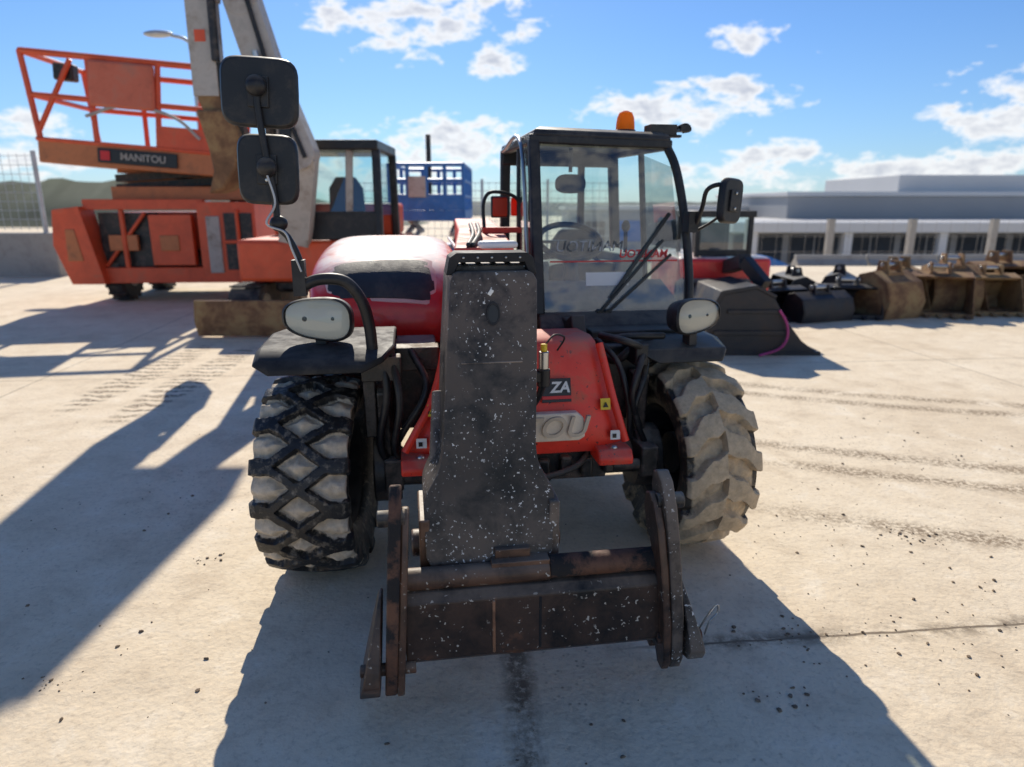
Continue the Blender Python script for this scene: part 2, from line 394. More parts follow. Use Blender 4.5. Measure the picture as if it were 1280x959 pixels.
b = B(); b.cyl((-.62, 0, .437), (.62, 0, .437), .085, GREAS); b.ell((0, .02, .44), (.2, .18, .17), GREAS)
b.cyl((-.66, 0, .437), (-.54, 0, .437), .15, GREAS); b.cyl((.54, 0, .437), (.66, 0, .437), .15, GREAS)
b.cyl((-.6, -.16, .45), (.6, -.16, .45), .025, GREAS); b.cyl((-.28, -.16, .45), (.28, -.16, .45), .045, GREAS)
b.box((-.57, -.10, .47), (.08, .2, .14), GREAS); b.box((.57, -.10, .47), (.08, .2, .14), GREAS)
b.finish('front_axle', T, .008)
b = B(); b.bb((-.45, -.22, .42), (.36, .25, .555), GREAS); b.bb((-.60, .05, .60), (-.36, .35, .98), GREAS); b.bb((.34, 0.05, .60), (.62, .35, .96), GREAS)
b.box((-.60, -.05, .62), (.07, .10, .46), GREAS, rot=(.1, 0, 0)); b.box((.56, .0, .62), (.07, .10, .46), GREAS, rot=(.1, 0, 0))
for i in range(9):
    x = -.40+.095*i; b.box((x, -.235, .48+.03*random.random()), (.05, .05, .09), GREAS, rot=(0, 0, random.uniform(-.2, .2)))
b.finish('undercarriage', T, .01)
for P, r in (([(-.60, -.20, 1.02), (-.58, -.24, .85), (-.62, -.2, .62), (-.57, -.08, .45)], .017), ([(-.56, -.2, 1.02), (-.53, -.28, .82), (-.56, -.22, .60), (-.5, -.1, .5)], .015),
          ([(-.48, -.1, 1.0), (-.42, -.22, .86), (-.52, -.22, .68), (-.58, -.12, .55)], .015), ([(.60, .0, .98), (.52, -.16, .93), (.47, -.2, .78), (.55, -.1, .6)], .015),
          ([(.62, .05, .95), (.55, -.12, .85), (.50, -.16, .7), (.58, -.1, .52)], .014), ([(.36, -.05, 1.03), (.45, -.16, 1.02), (.55, -.1, .97), (.62, 0, .9)], .016), ([(.36, .0, 1.0), (.42, -.14, .92), (.46, -.18, .75), (.5, -.1, .55)], .013),
          ([(-.30, -.2, .56), (-.2, -.3, .49), (0, -.32, .47), (.2, -.28, .50), (.3, -.2, .56)], .014)):
    tubeobj('hydraulic_hose', T, P, r, PLAS)
b = B(); b.box((-.655, -.12, .82), (.05, .10, .36), GREAS); b.box((-.60, -.2, .95), (.16, .08, .10), GREAS); b.box((-.60, -.15, .70), (.05, .06, .3), GREAS, rot=(.2, 0, 0)); b.box((-.47, -.06, .96), (.22, .10, .10), GREAS)
b.finish('fender_support', T, .006)

# boom head
b = B()
def sec(z, c, hw, yf, yb): return [(c-hw, yf, z), (c+hw, yf, z), (c+hw, yb, z), (c-hw, yb, z)]
b.loft([sec(1.388, -.207, .115, -.765, -.45), sec(1.380, -.207, .130, -.772, -.42), sec(1.36, -.207, .140, -.783, -.40), sec(1.10, -.222, .147, -.84, -.45), sec(.84, -.237, .151, -.893, -.55),
        sec(.80, -.239, .156, -.901, -.57), sec(.765, -.24, .166, -.908, -.60), sec(.735, -.241, .182, -.914, -.64), sec(.705, -.242, .200, -.920, -.66), sec(.68, -.243, .211, -.926, -.68), sec(.655, -.2435, .214, -.932, -.69), sec(.50, -.248, .207, -.970, -.75), sec(.465, -.248, .19, -.978, -.75)], BLKS)
b.box((-.222, -.838, 1.105), (.20, .006, .005), BLKS)
hd = b.finish('boom_head', T, .006, 2)
b = B()
b.prism([(-.357, 1.375), (-.345, 1.43), (-.322, 1.445), (-.092, 1.445), (-.072, 1.43), (-.06, 1.375), (-.085, 1.375), (-.10, 1.415), (-.315, 1.415), (-.332, 1.375)], 'y', -.74, -.60, PLASD)
b.bb((-.325, -.70, 1.385), (-.092, -.50, 1.402), BLKS)
for k in range(5): b.cyl((-.30+.046*k, -.744, 1.43), (-.30+.046*k, -.736, 1.43), .005, STEEL, seg=6)
for k in range(4): b.bb((-.30+.05*k, -.72, 1.402), (-.285+.05*k, -.52, 1.408), PLASD)
b.finish('head_cover', hd, .003)
b = B()
def slotring(s, y): 
    return [(-.213+.017*s*math.cos(2*math.pi*k/24), y-.212*0+(.0+(0.028*s*math.sin(2*math.pi*k/24))*.212), 1.258+.028*s*math.sin(2*math.pi*k/24)) for k in range(24)]
b.loft([slotring(1.35, -.805), slotring(1.30, -.8105), slotring(1.05, -.8105), slotring(1.0, -.8075)], PLASD, False)
b.add(slotring(1.0, -.8078), [tuple(range(24))], LABB)
b.finish('slot', hd, recalc=False)
b = B(); b.box((-.22, -.798, 1.325), (.012, .004, .02), LABW, rot=(0, .6, 0)); b.box((-.22, -.799, 1.325), (.016, .004, .007), LABW, rot=(0, -.4, 0)); b.finish('paint_mark', hd)
b = B()
b.bb((-.475, -.95, .44), (-.44, -.70, .62), BLKR); b.bb((-.05, -.95, .44), (-.015, -.70, .66), BLKS)
b.cyl((-.50, -.86, .50), (.0, -.86, .50), .045, BLKR)
b.cyl((-.42, -.80, .5), (-.38, -.60, .95), .03, BLKS)
b.finish('hinge', hd, .006)

b = B()
def bs(y, c, hw, z0, z1): return [(c-hw, y, z0), (c+hw, y, z0), (c+hw, y, z1), (c-hw, y, z1)]
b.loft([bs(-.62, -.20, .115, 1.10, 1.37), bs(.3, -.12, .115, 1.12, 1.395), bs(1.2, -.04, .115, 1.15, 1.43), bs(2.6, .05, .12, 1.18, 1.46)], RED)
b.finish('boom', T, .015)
b = B(); b.loft([bs(.1, -.14, .135, 1.09, 1.41), bs(1.2, -.04, .135, 1.12, 1.45), bs(2.7, .05, .14, 1.15, 1.48)], REDP)
b.bb((-.17, .02, 1.41), (.0, .10, 1.44), WHITE); b.tube([(-.21, .1, 1.42), (-.15, .5, 1.45), (-.10, 1.2, 1.48)], .012, PLAS)
b.tube([(-.19, .1, 1.42), (-.12, .5, 1.455), (-.06, 1.2, 1.48)], .012, PLAS)
b.finish('boom_sleeve', T, .015)
b = B(); b.tube([(-.05, .9, 1.46), (-.05, .92, 1.60), (.0, .92, 1.66), (.14, .92, 1.62), (.15, .92, 1.46)], .010, PLAS); b.bb((-.06, .88, 1.44), (.16, .96, 1.47), REDP)
br = b.finish('lamp_bracket', T)
b = B(); b.bb((-.005, .86, 1.53), (.075, .90, 1.63), REDL); b.bb((-.012, .88, 1.522), (.082, .915, 1.638), PLAS); b.finish('marker_lamp', br, .008)
b = B(); b.bb((.11, .95, 1.53), (.155, .98, 1.63), REDL); b.finish('marker_lamp', br, .008)
b = B(); b.cyl((.035, -.40, .97), (.035, -.40, 1.04), .020, STEEL); b.cyl((.035, -.40, 1.04), (.035, -.40, 1.07), .013, YEL); b.cyl((.035, -.40, .90), (.035, -.40, .97), .026, PLAS)
b.tube([(.035, -.4, 1.06), (.08, -.38, 1.10), (.13, -.34, 1.08), (.11, -.30, 1.02)], .004, PLAS); b.tube([(.035, -.4, .91), (.02, -.36, .84), (.0, -.3, .78)], .014, PLAS)
b.bb((-.08, -.42, .92), (.03, -.38, .96), PLAS)
b.finish('hydraulic_coupling', T, .003)

# quick hitch carriage
b = B()
b.prism([(-1.035, .165), (-1.06, .19), (-1.06, .39), (-1.035, .415), (-.90, .415), (-.90, .165)], 'x', -.53, .315, BLKR)
b.bb((-.255, -1.066, .195), (-.243, -1.05, .385), BLKR); b.bb((-.104, -1.0625, .195), (-.092, -1.05, .385), RUST)
H = b.finish('quick_hitch', T, .012, 3, label='worn scuffed black attachment carriage')
b = B(); b.cyl((-.06, -1.0, .455), (.33, -1.0, .455), .038, RUST, seg=24); b.cyl((-.53, -1.0, .445), (-.06, -1.0, .445), .036, BLKR, seg=24); b.bb((-.25, -1.02, .40), (-.06, -.92, .49), BLKR)
b.bb((-.235, -.99, .48), (-.12, -.94, .52), BLKR)
b.finish('cross_tube', H, .003)
EAR = [(-1.07, .075), (-1.10, .13), (-1.115, .30), (-1.10, .52), (-1.075, .66), (-1.04, .745), (-1.0, .77), (-.96, .755), (-.94, .70), (-.955, .62), (-1.0, .56), (-.985, .50), (-.92, .44), (-.88, .36), (-.875, .20), (-.90, .10), (-.95, .08), (-.965, .13), (-1.01, .14), (-1.03, .08)]
def ear(x0, x1, lean, mat, nm='side_plate', P=EAR, flare=0.):
    b = B()
    b.loft([[(x0+lean*(.4-p[1]), p[0], p[1]) for p in P], [(x1+(lean+flare)*(.4-p[1]), p[0], p[1]) for p in P]], mat)
    return b.finish(nm, H, .006)
ear(-.582, -.544, -.06, RUST); ear(-.544, -.520, -.06, BLKR, P=[(y*.985-.012, z*.9) for y, z in EAR])
ear(.320, .360, .08, BLKS); ear(.293, .320, .08, BLKR, P=[(y*.985-.012, z*.9) for y, z in EAR])
SH = [(-1.03, .075), (-1.10, .10), (-1.14, .16), (-1.12, .24), (-1.07, .33), (-1.03, .41), (-.99, .42), (-.95, .36), (-.93, .26), (-.93, .12), (-.97, .08)]
# solid hook blocks that curl outwards towards the bottom
ear(-.596, -.610, -.06, BLKR, 'hook_plate', SH, -.17); ear(.372, .386, .08, BLKS, 'hook_plate', [(y, z*.85+.04) for y, z in SH], .17)
for p0, p1, r, m_ in (((-.675, -1.06, .17), (-.5, -1.06, .17), .020, BLKR), ((.3, -1.06, .19), (.455, -1.06, .19), .020, RUST), ((-.60, -1.02, .67), (-.515, -1.02, .67), .026, GREAS), ((.285, -1.02, .67), (.375, -1.02, .67), .026, GREAS)):
    b = B(); b.cyl(p0, p1, r, m_); b.finish('locking_pin', H, .003)
tubeobj('safety_clip', H, [(.44, -1.07, .21), (.465, -1.08, .27), (.495, -1.08, .31), (.50, -1.08, .28), (.475, -1.08, .25), (.46, -1.08, .20)], .003, STEEL, 8)

# fenders
b = B()
def fs(y, z, x0, x1, th=.022): return [(x0, y, z-th), (x0+.02, y, z), (x1, y, z), (x1, y, z-th)]
b.loft([fs(-.45, 1.015, -1.00, -.66, .028), fs(-.42, 1.045, -1.06, -.58, .025), fs(-.30, 1.065, -1.07, -.54), fs(.0, 1.07, -1.07, -.54), fs(.2, 1.05, -1.06, -.54), fs(.33, .95, -1.05, -.54)], PLASD)
b.finish('fender', T, .008)
b = B()
b.loft([fs(-.16, .935, .60, .90), fs(-.13, .975, .52, .925), fs(.0, 1.0, .50, .94), fs(.25, 1.0, .50, .94), fs(.42, .9, .52, .94)], PLAS)
b.bb((.50, -.14, .90), (.56, .3, 1.0), PLAS)
b.finish('fender', T, .01)

def hring(rx, rz, y, sgn, k=1., n=36):
    o = []
    for x, yy_, z in ring(0, 0, rx*k, rz*k, y, n, 2.7):
        t = (x*sgn)/rx
        o.append((x, yy_, z*(1-.16*t)+.10*rz*t))
    return o
def headlight(cx, y, cz, rx, rz, yaw, sgn):
    b = B()
    b.loft([hring(rx, rz, .13, sgn, .6), hring(rx, rz, .09, sgn, .88), hring(rx, rz, .03, sgn, 1.03), hring(rx, rz, -.004, sgn, 1.03), hring(rx, rz, -.012, sgn, .96), hring(rx, rz, .01, sgn, .92)], PLAS)
    b.bb((-.02, .03, -rz-.06), (.02, .08, -rz*.5), PLAS)
    h = b.finish('headlight', T); h.location = (cx, y, cz); h.rotation_euler = (math.radians(-4), 0, math.radians(yaw))
    b = B(); b.loft([hring(rx, rz, .000, sgn, .93), hring(rx, rz, .022, sgn, .86), hring(rx, rz, .026, sgn, .1)], SATIN)
    for k, rr in ((-.38, .74), (.44, .54)):
        R_ = rz*rr; c_ = k*rx
        b.loft([ring(c_, 0, R_*1.08, R_*1.08, .026, p=2), ring(c_, 0, R_*1.06, R_*1.06, .006, p=2), ring(c_, 0, R_*.98, R_*.98, .004, p=2), ring(c_, 0, R_*.96, R_*.96, .012, p=2)], LABB, False)
        # parabolic bowl, proud of the bezel, open towards the front
        b.loft([ring(c_, 0, R_*q, R_*q, .010+.014*(1-q*q), p=2) for q in (.96, .8, .6, .42, .25)], CHROME, False)
        b.ell((c_, .014, 0), (R_*.24, .020, R_*.24), PLASD)
    b.finish('reflector', h, recalc=False)
    b = B(); b.loft([hring(rx, rz, -.005, sgn, .94), hring(rx, rz, -.024, sgn, .82), hring(rx, rz, -.036, sgn, .5), hring(rx, rz, -.040, sgn, .03)], LENS, False)
    b.finish('lens', h)
headlight(-.83, -.27, 1.168, .132, .080, -8, -1)
headlight(.785, -.12, 1.118, .118, .074, 16, 1)

# left mirror post + mirrors
b = B()
b.tube([(-.875, -.35, 1.30), (-.80, -.35, 1.328), (-.71, -.35, 1.318), (-.655, -.34, 1.245), (-.632, -.33, 1.15), (-.625, -.33, 1.05)], .022, PLAS, 14)
b.box((-.872, -.35, 1.335), (.045, .05, .13), PLAS)
b.tube([(-.862, -.35, 1.30), (-.868, -.35, 1.40), (-.90, -.355, 1.48), (-.928, -.36, 1.52), (-.935, -.36, 1.62), (-.955, -.36, 1.80), (-.965, -.36, 1.92), (-.962, -.36, 2.0)], .012, PLAS, 10)
b.ell((-.928, -.36, 1.53), (.032, .025, .028), PLAS); b.ell((-.951, -.37, 1.72), (.035, .03, .035), PLAS); b.ell((-.963, -.37, 1.985), (.035, .03, .035), PLAS)
MP = b.finish('mirror_post', T)
tubeobj('cable', MP, [(-.86, -.38, 1.36), (-.885, -.39, 1.44), (-.905, -.39, 1.50), (-.965, -.385, 1.53), (-.93, -.385, 1.6), (-.95, -.385, 1.7)], .004, GALV, 8)
def mirror(cx, y, cz, rx, rz, par, yaw, tilt=0):
    b = B(); b.loft([ring(0, 0, rx*.9, rz*.9, .028, p=5), ring(0, 0, rx, rz, .016, p=5), ring(0, 0, rx, rz, -.004, p=5), ring(0, 0, rx*.93, rz*.93, -.016, p=5)], PLAS)
    b.bb((-.035, -.026, -.05), (.035, -.014, .05), PLAS)
    for q in (-.035, .035): b.cyl((0, -.032, q), (0, -.024, q), .008, STEEL, seg=6)
    m = b.finish('mirror', par, .003); m.location = (cx, y, cz); m.rotation_euler = (0, math.radians(tilt), math.radians(yaw))
mirror(-.960, -.33, 1.968, .130, .115, MP, -3, 3); mirror(-.953, -.33, 1.714, .104, .120, MP, -3, 2)

# hood
b = B(); st = [(.40, .32, 1.04, .93), (.41, .345, 1.10, .92), (.44, .36, 1.165, .91), (.50, .375, 1.23, .90), (.58, .388, 1.29, .9), (.68, .395, 1.33, .9), (.85, .400, 1.36, .9), (1.2, .405, 1.39, .9), (1.6, .405, 1.40, .9), (2.0, .39, 1.375, .9), (2.25, .36, 1.28, .9), (2.32, .32, 1.15, .92)]
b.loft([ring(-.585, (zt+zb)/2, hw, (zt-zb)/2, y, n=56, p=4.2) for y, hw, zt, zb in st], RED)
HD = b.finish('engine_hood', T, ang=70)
def hoodpatch(xa, xb, P, off, th, mat, cxr=.14, shr=.35):
    b = B(); rings = []; m0 = Vector(((P[0][0]+P[-1][0])/2, (P[0][1]+P[-1][1])/2))
    for t in [0, .03, .08, .14, .3, .5, .7, .86, .92, .97, 1]:
        x = xa+(xb-xa)*t; e = min(1, min(t, 1-t)/cxr); sh = (1-math.sqrt(1-(1-e)**2))*shr
        q = [Vector(p).lerp(m0, sh) for p in P]
        dz = -.026*(abs(2*t-1)**3)
        tp = 1-.18*(1-t)
        q = [m0+(v-m0)*tp for v in q]
        rings.append([(x, v[0]-off*.78, v[1]+off*.62+dz) for v in q]+[(x, v[0]-(off-th)*.78, v[1]+(off-th)*.62+dz) for v in q][::-1])
    b.loft(rings, mat); return b
hoodpatch(-.905, -.310, [(.422, 1.115), (.45, 1.178), (.50, 1.235), (.58, 1.294), (.665, 1.330)], .012, .035, TRIM, .16, .5).finish('hood_trim', HD, .006)
b = hoodpatch(-.880, -.335, [(.432, 1.135), (.457, 1.187), (.50, 1.235), (.58, 1.292), (.640, 1.319)], .018, .035, GRIL, .16, .5); b.finish('grille', HD, .003)
tubeobj('hood_trim', HD, [(-.195, 1.8, 1.37), (-.195, 1.2, 1.35), (-.203, .80, 1.315), (-.208, .62, 1.255), (-.22, .50, 1.165), (-.235, .43, 1.06), (-.255, .405, .95)], .009, WHITE)
b = B(); b.bb((-.93, .42, .60), (-.25, 2.25, .91), PLAS); b.finish('engine_bay', T, .02)

# ------------------------------------------------ cab
b = B()
b.bb((.16, .30, .55), (.92, 1.55, 1.03), PLAS)
b.loft([[(.135, .20, .92), (.80, .20, .92), (.80, .4, .92), (.135, .4, .92)], [(.14, .22, 1.02), (.90, .22, 1.02), (.90, .4, 1.02), (.14, .4, 1.02)], [(.15, .315, 1.075), (.935, .315, 1.075), (.93, .4, 1.075), (.15, .4, 1.075)]], PLAS)
b.beam((.155, .335, 1.06), (.155, .53, 1.90), .055, .06, PLAS, up=(0, 1, 0))
b.tube([(.935, .335, 1.05), (.938, .37, 1.25), (.915, .43, 1.55), (.88, .485, 1.77), (.838, .53, 1.885)], .022, PLAS)
b.beam((.13, .53, 1.905), (.86, .53, 1.885), .06, .045, PLAS)
b.beam((.155, .53, 1.905), (.155, 1.5, 1.92), .05, .05, PLAS); b.beam((.85, .53, 1.885), (.85, 1.5, 1.90), .05, .05, PLAS)
b.beam((.155, 1.5, 1.92), (.155, 1.58, 1.0), .06, .06, PLAS, up=(0, 1, 0)); b.beam((.85, 1.5, 1.9), (.93, 1.58, 1.0), .06, .06, PLAS, up=(0, 1, 0))
b.beam((.13, 1.5, 1.88), (.87, 1.5, 1.87), .06, .10, PLAS); b.beam((.15, 1.56, 1.25), (.93, 1.56, 1.25), .05, .06, PLAS); b.bb((.17, 1.54, 1.0), (.92, 1.58, 1.24), PLAS)
b.beam((.155, .95, 1.06), (.155, .95, 1.9), .03, .04, PLAS, up=(0, 1, 0)); b.beam((.93, .98, 1.05), (.86, .98, 1.9), .03, .04, PLAS, up=(0, 1, 0))
b.beam((.155, .36, 1.06), (.155, 1.56, 1.06), .05, .05, PLAS); b.beam((.935, .36, 1.06), (.93, 1.56, 1.06), .05, .05, PLAS)
b.beam((.66, 1.53, 1.25), (.645, 1.5, 1.85), .04, .05, PLAS, up=(0, 1, 0)); b.beam((.32, 1.53, 1.25), (.32, 1.5, 1.85), .03, .04, PLAS, up=(0, 1, 0))
CB = b.finish('cab', T, .01, 2)
b = B(); rr = []
for z, k in ((1.915, 0), (1.945, .0), (1.965, .04)):
    rr.append([(.15+k, .50+k, z), (.855-k, .50+k, z-.02), (.86-k, 1.52-k, z-.02), (.145+k, 1.52-k, z)])
b.loft(rr, PLAS); b.finish('roof', CB, .015, 3)
def pane(name, pts, mat):
    b = B(); b.add([Vector(p) for p in pts], [tuple(range(len(pts)))], mat); return b.finish(name, CB, recalc=False)
pane('windshield', [(.18, .343, 1.075), (.925, .343, 1.075), (.93, .373, 1.25), (.908, .432, 1.55), (.87, .486, 1.78), (.825, .52, 1.87), (.18, .526, 1.885)], GLASS)
pane('side_window', [(.150, .40, 1.10), (.150, .93, 1.10), (.150, .93, 1.88), (.150, .55, 1.88)], GLASS)
pane('side_window', [(.935, .42, 1.10), (.932, .95, 1.10), (.870, .95, 1.86), (.885, .56, 1.78)], GLASS)
pane('rear_window', [(.19, 1.55, 1.28), (.90, 1.55, 1.28), (.84, 1.50, 1.86), (.19, 1.50, 1.86)], GLASS)
b = B(); b.tube([(.115, .42, 1.12), (.11, .62, 1.88), (.11, 1.3, 1.90)], .010, STEEL); b.finish('grab_rail', CB)
# interior
b = B(); b.loft([ring(.56, 1.20, .22, .06, 1.0, p=4), ring(.56, 1.20, .24, .07, 1.15, p=4), ring(.56, 1.20, .22, .06, 1.35, p=4)], SEATM)
b.loft([[(.42, 1.38, 1.15), (.78, 1.38, 1.15), (.78, 1.46, 1.15), (.42, 1.46, 1.15)], [(.44, 1.40, 1.36), (.76, 1.40, 1.36), (.76, 1.47, 1.36), (.44, 1.47, 1.36)], [(.50, 1.42, 1.44), (.70, 1.42, 1.44), (.70, 1.47, 1.44), (.50, 1.47, 1.44)]], SEATM)
b.finish('seat', CB, .02, 3)
b = B(); b.loft([ring(.40, 1.70, .075, .045, .72, p=3), ring(.40, 1.70, .08, .05, .76, p=3), ring(.40, 1.70, .075, .045, .80, p=3)], SEATM); b.cyl((.40, .76, 1.76), (.40, .76, 1.88), .01, PLAS); b.finish('interior_mirror', CB)
b = B(); P = []
for k in range(29):
    a = 2*math.pi*k/28; P.append((.40+.17*math.cos(a), .74+.14*math.sin(a), 1.40+.085*math.sin(a)))
b.tube(P, .016, LABB, 10, smooth=False)
b.tube([(.40, .74, 1.40), (.40, .70, 1.24), (.40, .62, 1.04)], .04, LABB); b.beam((.25, .74, 1.398), (.55, .74, 1.398), .035, .015, LABB); b.beam((.40, .62, 1.325), (.40, .74, 1.40), .035, .015, LABB)
b.finish('steering_wheel', CB)
b = B(); b.loft([[(.20, .40, 1.0), (.90, .40, 1.0), (.90, .70, 1.0), (.20, .70, 1.0)], [(.20, .42, 1.12), (.90, .42, 1.12), (.90, .66, 1.20), (.20, .66, 1.20)]], INTR)
b.bb((.74, .9, 1.0), (.88, 1.4, 1.32), INTR); b.cyl((.80, 1.0, 1.3), (.79, .98, 1.45), .012, PLAS); b.ell((.79, .98, 1.47), (.025, .025, .035), PLAS)
b.bb((.20, .9, 1.0), (.32, 1.4, 1.28), INTR)
b.finish('dashboard', CB, .02)
SL = math.degrees(math.atan2(.183, .81))
def gy(z): return .343+(z-1.075)*.226-.004
b = B(); b.add([(.40, gy(1.20)+.002, 1.20), (.62, gy(1.20)+.002, 1.20), (.62, gy(1.265)+.002, 1.265), (.40, gy(1.265)+.002, 1.265)], [(0, 1, 2, 3)], LABW); b.finish('paper_notice', CB, recalc=False)
b = B(); b.add([(.22, gy(1.315)+.002, 1.315), (.88, gy(1.315)+.002, 1.315), (.88, gy(1.322)+.002, 1.322), (.22, gy(1.322)+.002, 1.322)], [(0, 1, 2, 3)], RLAB); b.finish('red_stripe', CB, recalc=False)
text('windshield_lettering', 'MANITOU', .075, (.42, gy(1.39), 1.39), LABG, CB, rot=(90-SL, 0, 0), ext=.0005, shear=-.2, bold=.0, mirror=True)
text('windshield_lettering', 'MANITOU', .055, (.70, gy(1.352), 1.352), RLAB, CB, rot=(90-SL, 0, 0), ext=.0005, shear=-.2, bold=.001, mirror=True)
for (x0, z0, x1, z1) in ((.46, 1.07, .80, 1.42), (.50, 1.07, .84, 1.35)):
    b = B()
    def yy(z): return .338+(z-1.06)*.226-.022
    b.beam((x0, yy(z0), z0), (x1, yy(z1), z1), .014, .01, LABB, up=(0, 1, 0)); b.cyl((x0, yy(z0)+.03, z0), (x0, yy(z0)-.01, z0), .018, LABB); b.finish('wiper', CB, .002)
b = B()
def yy(z): return .338+(z-1.06)*.226-.016
b.beam((.52, yy(1.14), 1.14), (.84, yy(1.55), 1.55), .018, .012, LABB, up=(0, 1, 0)); b.finish('wiper_blade', CB, .002)
b = B(); b.cyl((.69, .75, 1.945), (.69, .75, 1.975), .055, PLAS, seg=28); bc = b.finish('beacon', CB, .004)
b = B(); b.loft([[(.69+r*math.cos(a*math.pi/14), .75+r*math.sin(a*math.pi/14), z) for a in range(28)] for z, r in ((1.975, .050), (2.0, .049), (2.035, .045), (2.06, .034), (2.07, .012))], AMBER); b.finish('beacon_lens', bc)
b = B(); b.bb((.76, .55, 1.935), (.90, .65, 1.985), PLAS); b.bb((.73, .56, 1.925), (.93, .60, 1.937), PLAS); b.tube([(.90, .6, 1.96), (.93, .6, 1.98), (.97, .6, 1.99), (.99, .6, 1.965), (.95, .6, 1.955)], .008, PLAS)
b.bb((.93, .57, 1.955), (.98, .63, 1.985), PLAS); b.finish('work_lamp', CB, .006)
b = B(); b.tube([(.94, .33, 1.50), (.945, .28, 1.58), (.95, .25, 1.66), (1.0, .22, 1.685), (1.05, .20, 1.66)], .011, PLAS); b.tube([(.94, .36, 1.46), (.99, .3, 1.50), (1.04, .22, 1.56)], .007, PLAS)
b.bb((.90, .32, 1.46), (.95, .40, 1.56), PLAS)
AR = b.finish('mirror_arm', CB); mirror(1.055, .21, 1.61, .075, .105, AR, 30, 4)
b = B(); b.prism([(.02, .93), (.10, 1.10), (.20, 1.06), (.32, 1.06), (.32, .93)], 'x', .26, .33, PLAS); b.bb((.36, .1, .93), (.80, .24, 1.02), PLAS)
b.tube([(.40, .1, .93), (.45, .0, .90), (.52, -.03, .96), (.62, .0, 1.0)], .02, PLAS); b.tube([(.36, .05, .98), (.48, -.05, 1.02), (.66, -.06, 1.02)], .016, PLAS)
b.finish('front_bracket', T, .008)

# ================================================================== other machines
def simple_wheel(par, x, y, r, w, name='wheel', axis=0, mat=None):
    b = B(); rings = []
    for xx, rr in ((-w/2, r*.55), (-w/2, r*.88), (-w*.36, r), (w*.36, r), (w/2, r*.88), (w/2, r*.55)):
        rings.append([(xx, rr*math.cos(2*math.pi*k/32), rr*math.sin(2*math.pi*k/32)) for k in range(32)])
    b.loft(rings, RUBB); b.cyl((-w/2-.01, 0, 0), (w/2+.01, 0, 0), r*.45, mat or GREYW)
    for k in range(18):
        a = 2*math.pi*k/18; b.box((0, r*math.cos(a), r*math.sin(a)), (w*.9, .05, .04), RUBB, rot=(a, 0, 0))
    o = b.finish(name, par); o.location = (x, y, r)
    if axis: o.rotation_euler = (0, 0, math.pi/2)
    return o
def railing(b, x0, x1, y0, y1, z0, z1, mat, nx=3, ny=2, levels=3, r=.025):
    for i in range(nx+1):
        x = x0+(x1-x0)*i/nx
        for y in (y0, y1): b.cyl((x, y, z0), (x, y, z1), r, mat, seg=8)
    for i in range(1, ny):
        y = y0+(y1-y0)*i/ny
        for x in (x0, x1): b.cyl((x, y, z0), (x, y, z1), r, mat, seg=8)
    for k in range(levels):
        z = z1-(z1-z0)*k/levels+.001*k
        for y in (y0, y1): b.cyl((x0, y, z), (x1, y, z), r*.98, mat, seg=8)
        for x in (x0, x1): b.cyl((x, y0, z), (x, y1, z), r*.96, mat, seg=8)

L = root('platform_lift', (-5.62, 11.9, 0), 4, 'orange-red platform lift with tilted railed basket on the yard', 'platform lift')
b = B(); b.bb((-1.45, -.3, .45), (1.4, 1.6, .85), GREAS)
b.prism([(-1.72, .95), (-1.66, 1.50), (-1.25, 1.55), (-1.0, .33), (-1.52, .33)], 'y', -.75, -.3, ORNG)
b.prism([(-1.52, .70), (-1.50, 1.2), (-1.36, 1.2), (-1.28, .70)], 'y', -.765, -.74, ORNB)
b.bb((-1.1, -.60, .33), (1.6, -.3, .58), ORNG); b.bb((.55, -.75, .35), (1.45, .9, 1.62), ORNG); b.bb((-1.15, -.1, .8), (.6, 1.3, 1.45), ORNG)
b.bb((-1.25, -.62, 1.50), (.62, -.50, 1.66), ORNG); b.bb((-.9, -.35, 1.65), (1.3, 1.0, 1.86), ORNB)
b.bb((-1.12, -.45, .58), (-.3, -.12, 1.45), GREAS); b.cyl((-1.05, -.52, .6), (-.35, -.52, 1.45), .03, ORNG); b.cyl((-.70, -.55, .55), (-.70, -.55, 1.5), .04, ORNG); b.bb((-.95, -.56, .85), (-.5, -.48, 1.1), ORNB)
b.bb((.96, -.765, .55), (1.40, -.745, 1.45), GREAS); b.cyl((1.18, -.79, .5), (1.18, -.79, 1.5), .03, ORNG); b.cyl((.95, -.79, 1.0), (1.42, -.79, 1.0), .03, ORNG)
b.finish('base_frame', L, .04)
b = B(); b.bb((-.25, -.66, .62), (.42, -.52, 1.42), ORNG); b.bb((-.1, -.68, .85), (.2, -.655, 1.1), ORNB); b.finish('access_door', L, .03)
b = B(); b.bb((.68, -.78, .5), (.90, -.745, 1.4), GREYW); b.finish('side_panel', L, .02)
for x in (-1.0, 1.15):
    for y in (-.1, 1.4): simple_wheel(L, x, y, .42, .3)
for k in range(2):
    z0 = 1.85+k*.15; z1 = z0+.15
    for y in (.1, .9):
        b = B(); b.beam((-1.0, y, z0), (1.2, y, z1), .08, .12, GREAS); b.beam((-1.0, y+.1, z1), (1.2, y+.1, z0), .08, .12, ORNB); b.finish('scissor_arm', L)
b = B(); b.bb((-1.85, -.6, 2.06), (.80, 1.3, 2.40), ORNB); b.bb((-1.87, -.62, 2.38), (.82, 1.32, 2.44), ORNG); PF = b.finish('platform', L, .02)
PF.rotation_euler = (0, math.radians(4.5), 0); PF.location = (-.12, 0, .02)
b = B()
